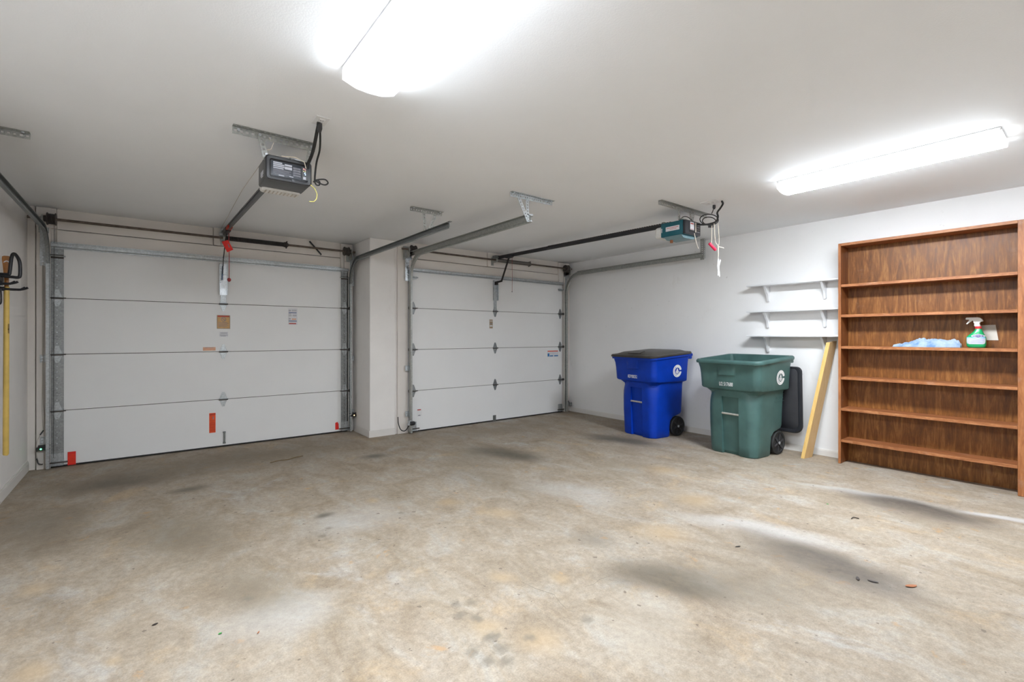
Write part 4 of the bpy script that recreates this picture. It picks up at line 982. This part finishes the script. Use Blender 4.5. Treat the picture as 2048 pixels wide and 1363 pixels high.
# cloth on the shelf
def cloth_mat():
    q = NT('pale_blue_cloth'); co = q.coord()
    f = q.noise(co, 14, 5, .6)
    col = q.ramp(f, [(.34, (.14, .24, .40)), (.46, (.27, .36, .49)), (.62, (.35, .42, .52))])
    wv = q.n('ShaderNodeTexWave'); wv.inputs['Scale'].default_value = 160; wv.inputs['Distortion'].default_value = 2; q.l(co, wv.inputs['Vector'])
    q.bump(wv.outputs['Fac'], .15, .001)
    return q.out(col, .9, 0, .1)
M['cloth'] = cloth_mat()
def cloth():
    import mathutils.noise as mn
    ny, nx = 64, 26; y0, y1, x0, x1 = -5.352, -4.905, 5.972, 6.128
    v, f = [], []
    def env(u):     # height along the length, u=0 at the far (door) end
        pts = [(0, .010), (.10, .018), (.22, .034), (.32, .058), (.45, .072), (.60, .070), (.75, .062), (.82, .052), (.90, .062), (.96, .056), (1, .020)]
        for (a, p), (b_, q) in zip(pts, pts[1:]):
            if u <= b_: k = (u - a) / (b_ - a); k = k * k * (3 - 2 * k); return p + (q - p) * k
        return .02
    for i in range(ny + 1):
        u = i / ny
        half = .5 * (.55 + .45 * math.sin(math.pi * min(1, .12 + u * .9)) ** .5)
        for j in range(nx + 1):
            s_ = j / nx * 2 - 1; wob = .012 * mn.noise((u * 6, s_ * 2, 3.3))
            x = (x0 + x1) / 2 + s_ * half * (x1 - x0) + wob; y = y1 + (y0 - y1) * u + .010 * mn.noise((u * 5, s_ * 3, 8.1))
            prof = max(0, 1 - abs(s_) ** 3.2)
            fold = .5 + .5 * mn.noise((u * 7 + s_ * 1.5, s_ * 2.6 - u * 2, 1.7)); rid = 1 - abs(mn.noise((u * 6 - s_ * 2, s_ * 3.2 + u * 3, 5.2))) * 2.4; r2 = abs(mn.noise((u * 19, s_ * 7, 2.2)))
            h = env(u) * prof * (.70 + .42 * fold) + .026 * (rid - .45) * prof - .012 * r2 * prof * (1 if u < .8 else 2.2)
            v.append((x, y, BKZ + .002 + max(.002, h)))
    for i in range(ny):
        for j in range(nx):
            a = i * (nx + 1) + j; f.append((a, a + 1, a + nx + 2, a + nx + 1))
    k = len(v); v += [(p[0], p[1], BKZ + .0008) for p in v[:k]]
    f += [tuple(k + q for q in qd[::-1]) for qd in f[:]]
    N1 = nx + 1
    bd = [j for j in range(nx)] + [i * N1 + nx for i in range(ny)] + [ny * N1 + j for j in range(nx, 0, -1)] + [i * N1 for i in range(ny, 0, -1)]
    for a, b_ in zip(bd, bd[1:] + bd[:1]): f.append((a, b_, b_ + k, a + k))
    o = MB().add(v, f).build('cleaning_cloth', 'cloth', smooth=60)
    return tag(o, 'crumpled pale blue cloth lying on bookcase shelf', 'cloth')
cloth()
# spray bottle
def bottle():
    bx, by, bz = 6.055, -5.443, BKZ
    t = thing('spray_bottle', (bx, by, bz), 'green trigger spray bottle standing on bookcase shelf', 'bottle')
    # (z, y-left, y-right, half depth); +y is the nozzle side
    def ringz(z, ya, yb, hd, n=28, e=2.6):
        c, a = (ya + yb) / 2, (yb - ya) / 2; out = []
        for i in range(n):
            th_ = 2 * math.pi * i / n; cs, sn = math.cos(th_), math.sin(th_)
            out.append((bx + hd * math.copysign(abs(sn) ** (2 / e), sn), by + c + a * math.copysign(abs(cs) ** (2 / e), cs), bz + z))
        return out
    prof = [(0.0005, -.050, .044, .026), (.006, -.057, .052, .031), (.02, -.060, .058, .034), (.05, -.061, .060, .035), (.085, -.060, .060, .034), (.100, -.054, .052, .032), (.118, -.046, .034, .029), (.135, -.040, .017, .025), (.150, -.034, .008, .020), (.158, -.031, .006, .018)]
    MB().loft([ringz(*p) for p in prof]).build('bottle_body', 'bottle', t, smooth=60)
    MB().loft([ringz(z, a, b_, h, 24, 2) for z, a, b_, h in ((.158, -.032, .007, .0185), (.160, -.033, .008, .0195), (.176, -.033, .008, .0195), (.178, -.031, .006, .018))]).build('collar', 'capred', t)
    MB().loft([ringz(z, a, b_, h, 24, 2) for z, a, b_, h in ((.178, -.026, .010, .016), (.186, -.026, .014, .016), (.196, -.022, .012, .015), (.212, -.022, .012, .014))]).build('neck', 'milk', t)
    hd = [(.062, .236), (.062, .248), (.058, .252), (-.010, .252), (-.022, .249), (-.034, .239), (-.042, .224), (-.040, .219), (-.026, .216), (-.022, .206), (.014, .206), (.016, .222), (.030, .232), (.045, .234)]
    MB().prism([(by + a, bz + b_) for a, b_ in hd], lambda a, b_, q: (q, a, b_), bx - .013, bx + .013).build('trigger_head', 'milk', t)
    MB().prism([(by + a, bz + b_) for a, b_ in ((.022, .232), (.040, .234), (.046, .222), (.060, .200), (.055, .196), (.038, .214), (.026, .222))], lambda a, b_, q: (q, a, b_), bx - .008, bx + .008).build('trigger', 'milk', t)
    # wrap label: curved patch following the front (-x) of the bottle
    def front(z, ya, yb, off):
        for (z0, a0, b0_, h0), (z1, a1, b1, h1) in zip(prof, prof[1:]):
            if z0 <= z <= z1:
                k = (z - z0) / (z1 - z0); a, b_, h = a0 + (a1 - a0) * k, b0_ + (b1 - b0_) * k, h0 + (h1 - h0) * k; break
        def pt(y):
            c, w_ = (a + b_) / 2, (b_ - a) / 2; s_ = min(1, abs(y - c) / w_)
            return (bx - h * (1 - s_ ** 2.6) ** (1 / 2.6) - off, by + y, bz + z)
        return pt
    def patch(name, mat, poly_rows, off, parent=None):
        v, f = [], []; n = 12
        for z, ya, yb in poly_rows:
            pt = front(z, ya, yb, off); v += [pt(ya + (yb - ya) * i / n) for i in range(n + 1)]
        for r_ in range(len(poly_rows) - 1):
            for i in range(n): a = r_ * (n + 1) + i; f.append((a, a + 1, a + n + 2, a + n + 1))
        return MB().add(v, f).build(name, mat, parent or t, smooth=60)
    patch('label_wrap', 'labelp', [(.030, -.045, .040), (.036, -.054, .052), (.050, -.057, .055), (.068, -.057, .055), (.080, -.056, .055)], .0008)
    patch('label_band', 'bprint2', [(.079, -.056, .053), (.083, -.056, .055), (.088, -.055, .054)], .0010)
    pr = [(.082 + .0, -.046 + .030, .034 - .030)]
    def oval(cz, cy, hz, hy, off, name, mat):
        rows = []
        for i in range(9):
            u = -1 + 2 * i / 8; k = max(.12, 1 - abs(u) ** 1.6); rows.append((cz + u * hz, cy - hy * k, cy + hy * k))
        return patch(name, mat, rows, off)
    oval(.098, -.015, .016, .042, .0022, 'badge_border', 'white'); oval(.098, -.015, .0125, .035, .0032, 'badge', 'bprint3')
    me = text_mesh('CLOROX', .0125, 'white', 'brand_lettering', .0001, .95)
    obj('brand_lettering', me, t, loc=(-.0372, -.015, .098), rot=(R(90), 0, R(-90)))
    mb = MB()
    for z, a, b_ in ((.066, -.045, .030), (.060, -.048, .022), (.050, -.030, .030), (.044, -.040, .028)): 
        v = [front(z + dz, a, b_, .0016)(a + (b_ - a) * i / 8) for dz in (0, .0025) for i in range(9)]
        mb.add(v, [(i, i + 1, i + 10, i + 9) for i in range(8)])
    mb.build('label_print', 'lilac', t)
    return t
M['labelp'] = plain('bottle_label', (.50, .54, .60), .45, var=.05); M['bprint2'] = plain('sky_blue_print', (.22, .50, .80), .4); M['bprint3'] = plain('navy_badge', (.03, .03, .24), .4); M['lilac'] = plain('lilac_print', (.38, .36, .68), .5)
bottle()
M['cardw'] = plain('off_white_card', (.62, .57, .50), .7, var=.04)
o = MB().add([(6.151, -5.455, 1.206), (6.151, -5.562, 1.206), (6.151, -5.545, 1.334), (6.151, -5.440, 1.330), (6.148, -5.455, 1.206), (6.148, -5.562, 1.206), (6.148, -5.545, 1.334), (6.148, -5.440, 1.330)], [(0, 1, 2, 3), (7, 6, 5, 4), (0, 4, 5, 1), (1, 5, 6, 2), (2, 6, 7, 3), (3, 7, 4, 0)]).build('paper_card', 'cardw')
tag(o, 'blank off-white card on bookcase back behind the spray bottle', 'card')

# ---------------------------------------------------------------- tool rack on the left wall
t = thing('tool_rack', (XL, -1.45, 1.6), 'black wall rack with coated loop hook and pronged hooks', 'tool rack')
MB().box((XL, -2.0, 1.575), (XL + .018, -1.12, 1.655), .004).build('rail', 'hook', t)
loop = [(-.235, -1.20, 1.690), (-.180, -1.20, 1.690), (-.172, -1.20, 1.705), (-.164, -1.20, 1.80), (-.155, -1.205, 1.838), (-.140, -1.22, 1.836), (-.120, -1.245, 1.80), (-.112, -1.25, 1.76), (-.112, -1.25, 1.685), (-.122, -1.25, 1.667), (-.16, -1.25, 1.668), (-.235, -1.25, 1.672)]
MB().tube(smooth_path(loop, 4), .0105, 10).build('loop_hook', 'hook', t)
for yy, zz, xe in ((-1.20, 1.594, -.078), (-1.28, 1.628, -.118)):
    mb = MB()
    mb.tube(smooth_path([(XL, yy, zz - .012), (xe - .05, yy, zz - .012), (xe - .02, yy, zz - .006), (xe, yy - .004, zz + .004)], 5), .008, 8)
    mb.tube(smooth_path([(XL, yy + .03, zz - .012), (xe - .055, yy + .03, zz - .012), (xe - .035, yy + .03, zz - .004), (xe - .018, yy + .03, zz + .008)], 5), .008, 8)
    mb.box((-.222, yy - .01, zz - .024), (-.196, yy + .04, zz + .004), .003)
    mb.build('prong_hook', 'hook', t)
MB().box((XL + .012, -1.30, 1.628), (-.205, -1.17, 1.668), .006).build('bracket_block', 'hook', t)
MB().tube(smooth_path([(-.215, -1.215, 1.58), (-.212, -1.215, 1.53), (-.214, -1.215, 1.478), (-.230, -1.215, 1.472), (-.236, -1.215, 1.50)], 5), .005, 8).build('wire_hook', 'hook', t)
t = thing('garden_tool', (-.19, -1.19, .37), 'long yellow-handled garden tool with brown grip hanging from rack', 'garden tool')
MB().tube([(-.196, -1.185, .372), (-.194, -1.185, .38), (-.190, -1.185, 1.60)], [.012, .0165, .0155], 14).build('shaft', 'yhandle', t)
MB().loft([[( -.190 + dx * w_, -1.185 + dy_ * d_, z) for dx, dy_ in ((-1, -1), (-.3, -1.25), (.3, -1.25), (1, -1), (1.1, 0), (1, 1), (-1, 1), (-1.1, 0))] for z, w_, d_ in ((1.58, .010, .010), (1.66, .011, .010), (1.74, .017, .012), (1.80, .022, .013), (1.818, .021, .012), (1.824, .012, .008))]).build('grip', 'bgrip', t, label='brown flared grip')
mb = MB()
for k in range(3):
    mb.tube([(-.187 + (.010 + k * .0035) * math.cos(a), -1.201, 1.772 - k * .004 + (.012 + k * .006) * math.sin(a)) for a in [R(20 + 14 * i) for i in range(11)]], .0014, 5)
mb.build('grip_print', 'paper', t)
MB().box((-.178, -1.2025, 1.26), (-.174, -1.2015, 1.33)).box((-.180, -1.2025, 1.285), (-.174, -1.2015, 1.295)).build('shaft_label', 'twig', t)
t = thing('garden_tool', (-.228, -1.22, .6), 'black-handled tool at the photo edge beside the yellow handle', 'garden tool')
MB().tube([(-.229, -1.225, .90), (-.229, -1.225, 1.62)], .010, 10).build('shaft', 'black', t)
MB().tube(smooth_path([(-.229, -1.225, .90), (-.229, -1.225, .86), (-.235, -1.28, .82), (-.235, -1.40, .81)], 4), .008, 8).build('head', 'black', t)

# ---------------------------------------------------------------- leaf litter on the floor
def leaf(name, x, y, L, W_, rot, mat, label, cat='leaf', curl=.25):
    n = 10; v, f = [], []
    for i in range(n + 1):
        u = i / n; w_ = W_ * math.sin(math.pi * (.06 + .9 * u)) ** .8; z = .002 + L * curl * (u - .5) ** 2
        for s_ in (-1, 0, 1): v.append((L * (u - .5), s_ * w_ / 2, z + (.12 * w_ if s_ else 0)))
    for i in range(n):
        for s_ in range(2): a = i * 3 + s_; f.append((a, a + 1, a + 4, a + 3))
    k = len(v); v += [(a, b_, max(.0004, c - .001)) for a, b_, c in v]; f += [tuple(k + q for q in qd[::-1]) for qd in f[:]]
    o = MB().add(v, f).build(name, mat); o.location = (x, y, .0); o.rotation_euler = (0, 0, rot)
    return tag(o, label, cat, 'leaf litter on the floor')
leaf('dry_leaf', 3.60, -5.535, .06, .024, -.55, 'copper', 'rust-coloured dry leaf beyond the largest oil stain, toward photo corner')
leaf('dark_leaf', 3.478, -5.348, .04, .016, .35, 'bug', 'dark curled leaf at end of the largest oil stain, first of two')
leaf('dark_leaf', 3.505, -5.405, .045, .015, -1.2, 'bug', 'dark curled leaf at end of the largest oil stain, second of two')
leaf('dark_leaf', 3.36, -4.79, .035, .012, -.4, 'bug', 'small dark leaf between the two oil smudges')
leaf('green_leaf', .853, -3.865, .014, .010, .4, 'grass', 'tiny green leaf scrap alone on the floor nearest the camera')
leaf('green_leaf', 4.578, -4.85, .018, .012, .8, 'grass', 'tiny bright green leaf scrap on floor in front of bookcase')
leaf('dark_leaf', .640, -3.62, .022, .012, .3, 'bug', 'dark seed husk on bare floor near the tiny green leaf scrap')
leaf('red_leaf_scrap', .98, -3.955, .018, .006, 1.0, 'copper', 'tiny red-brown scrap beside the green leaf scrap')
tw = MB().tube(smooth_path([(1.572, -1.075, .004), (1.66, -1.05, .006), (1.74, -1.055, .004), (1.81, -1.02, .006), (1.895, -.992, .004)]), [.004] * 32 + [.0025], 6).build('twig', 'twig')
tag(tw, 'thin brown twig lying on the floor before the first door', 'twig', 'leaf litter on the floor')
tw = MB().tube(smooth_path([(4.385, -5.055, .003), (4.41, -5.06, .008), (4.43, -5.085, .003)]), .003, 6).build('twig', 'bug')
tag(tw, 'short dark twig between the two long oil stains', 'twig', 'leaf litter on the floor')

# fastenings, print and the like, too small to pick apart one by one
for o in list(bpy.data.objects):
    if o.parent is not None and o.name.split('.')[0] in ('bolt', 'lag_bolt', 'rivet', 'print', 'slot', 'terminal', 'vent_slot', 'chain', 'emblem_print', 'label_print', 'grip_print', 'shaft_label', 'side_print', 'raised_border', 'strand', 'splice', 'bell_wire', 'end_clip'):
        o['kind'] = 'stuff'
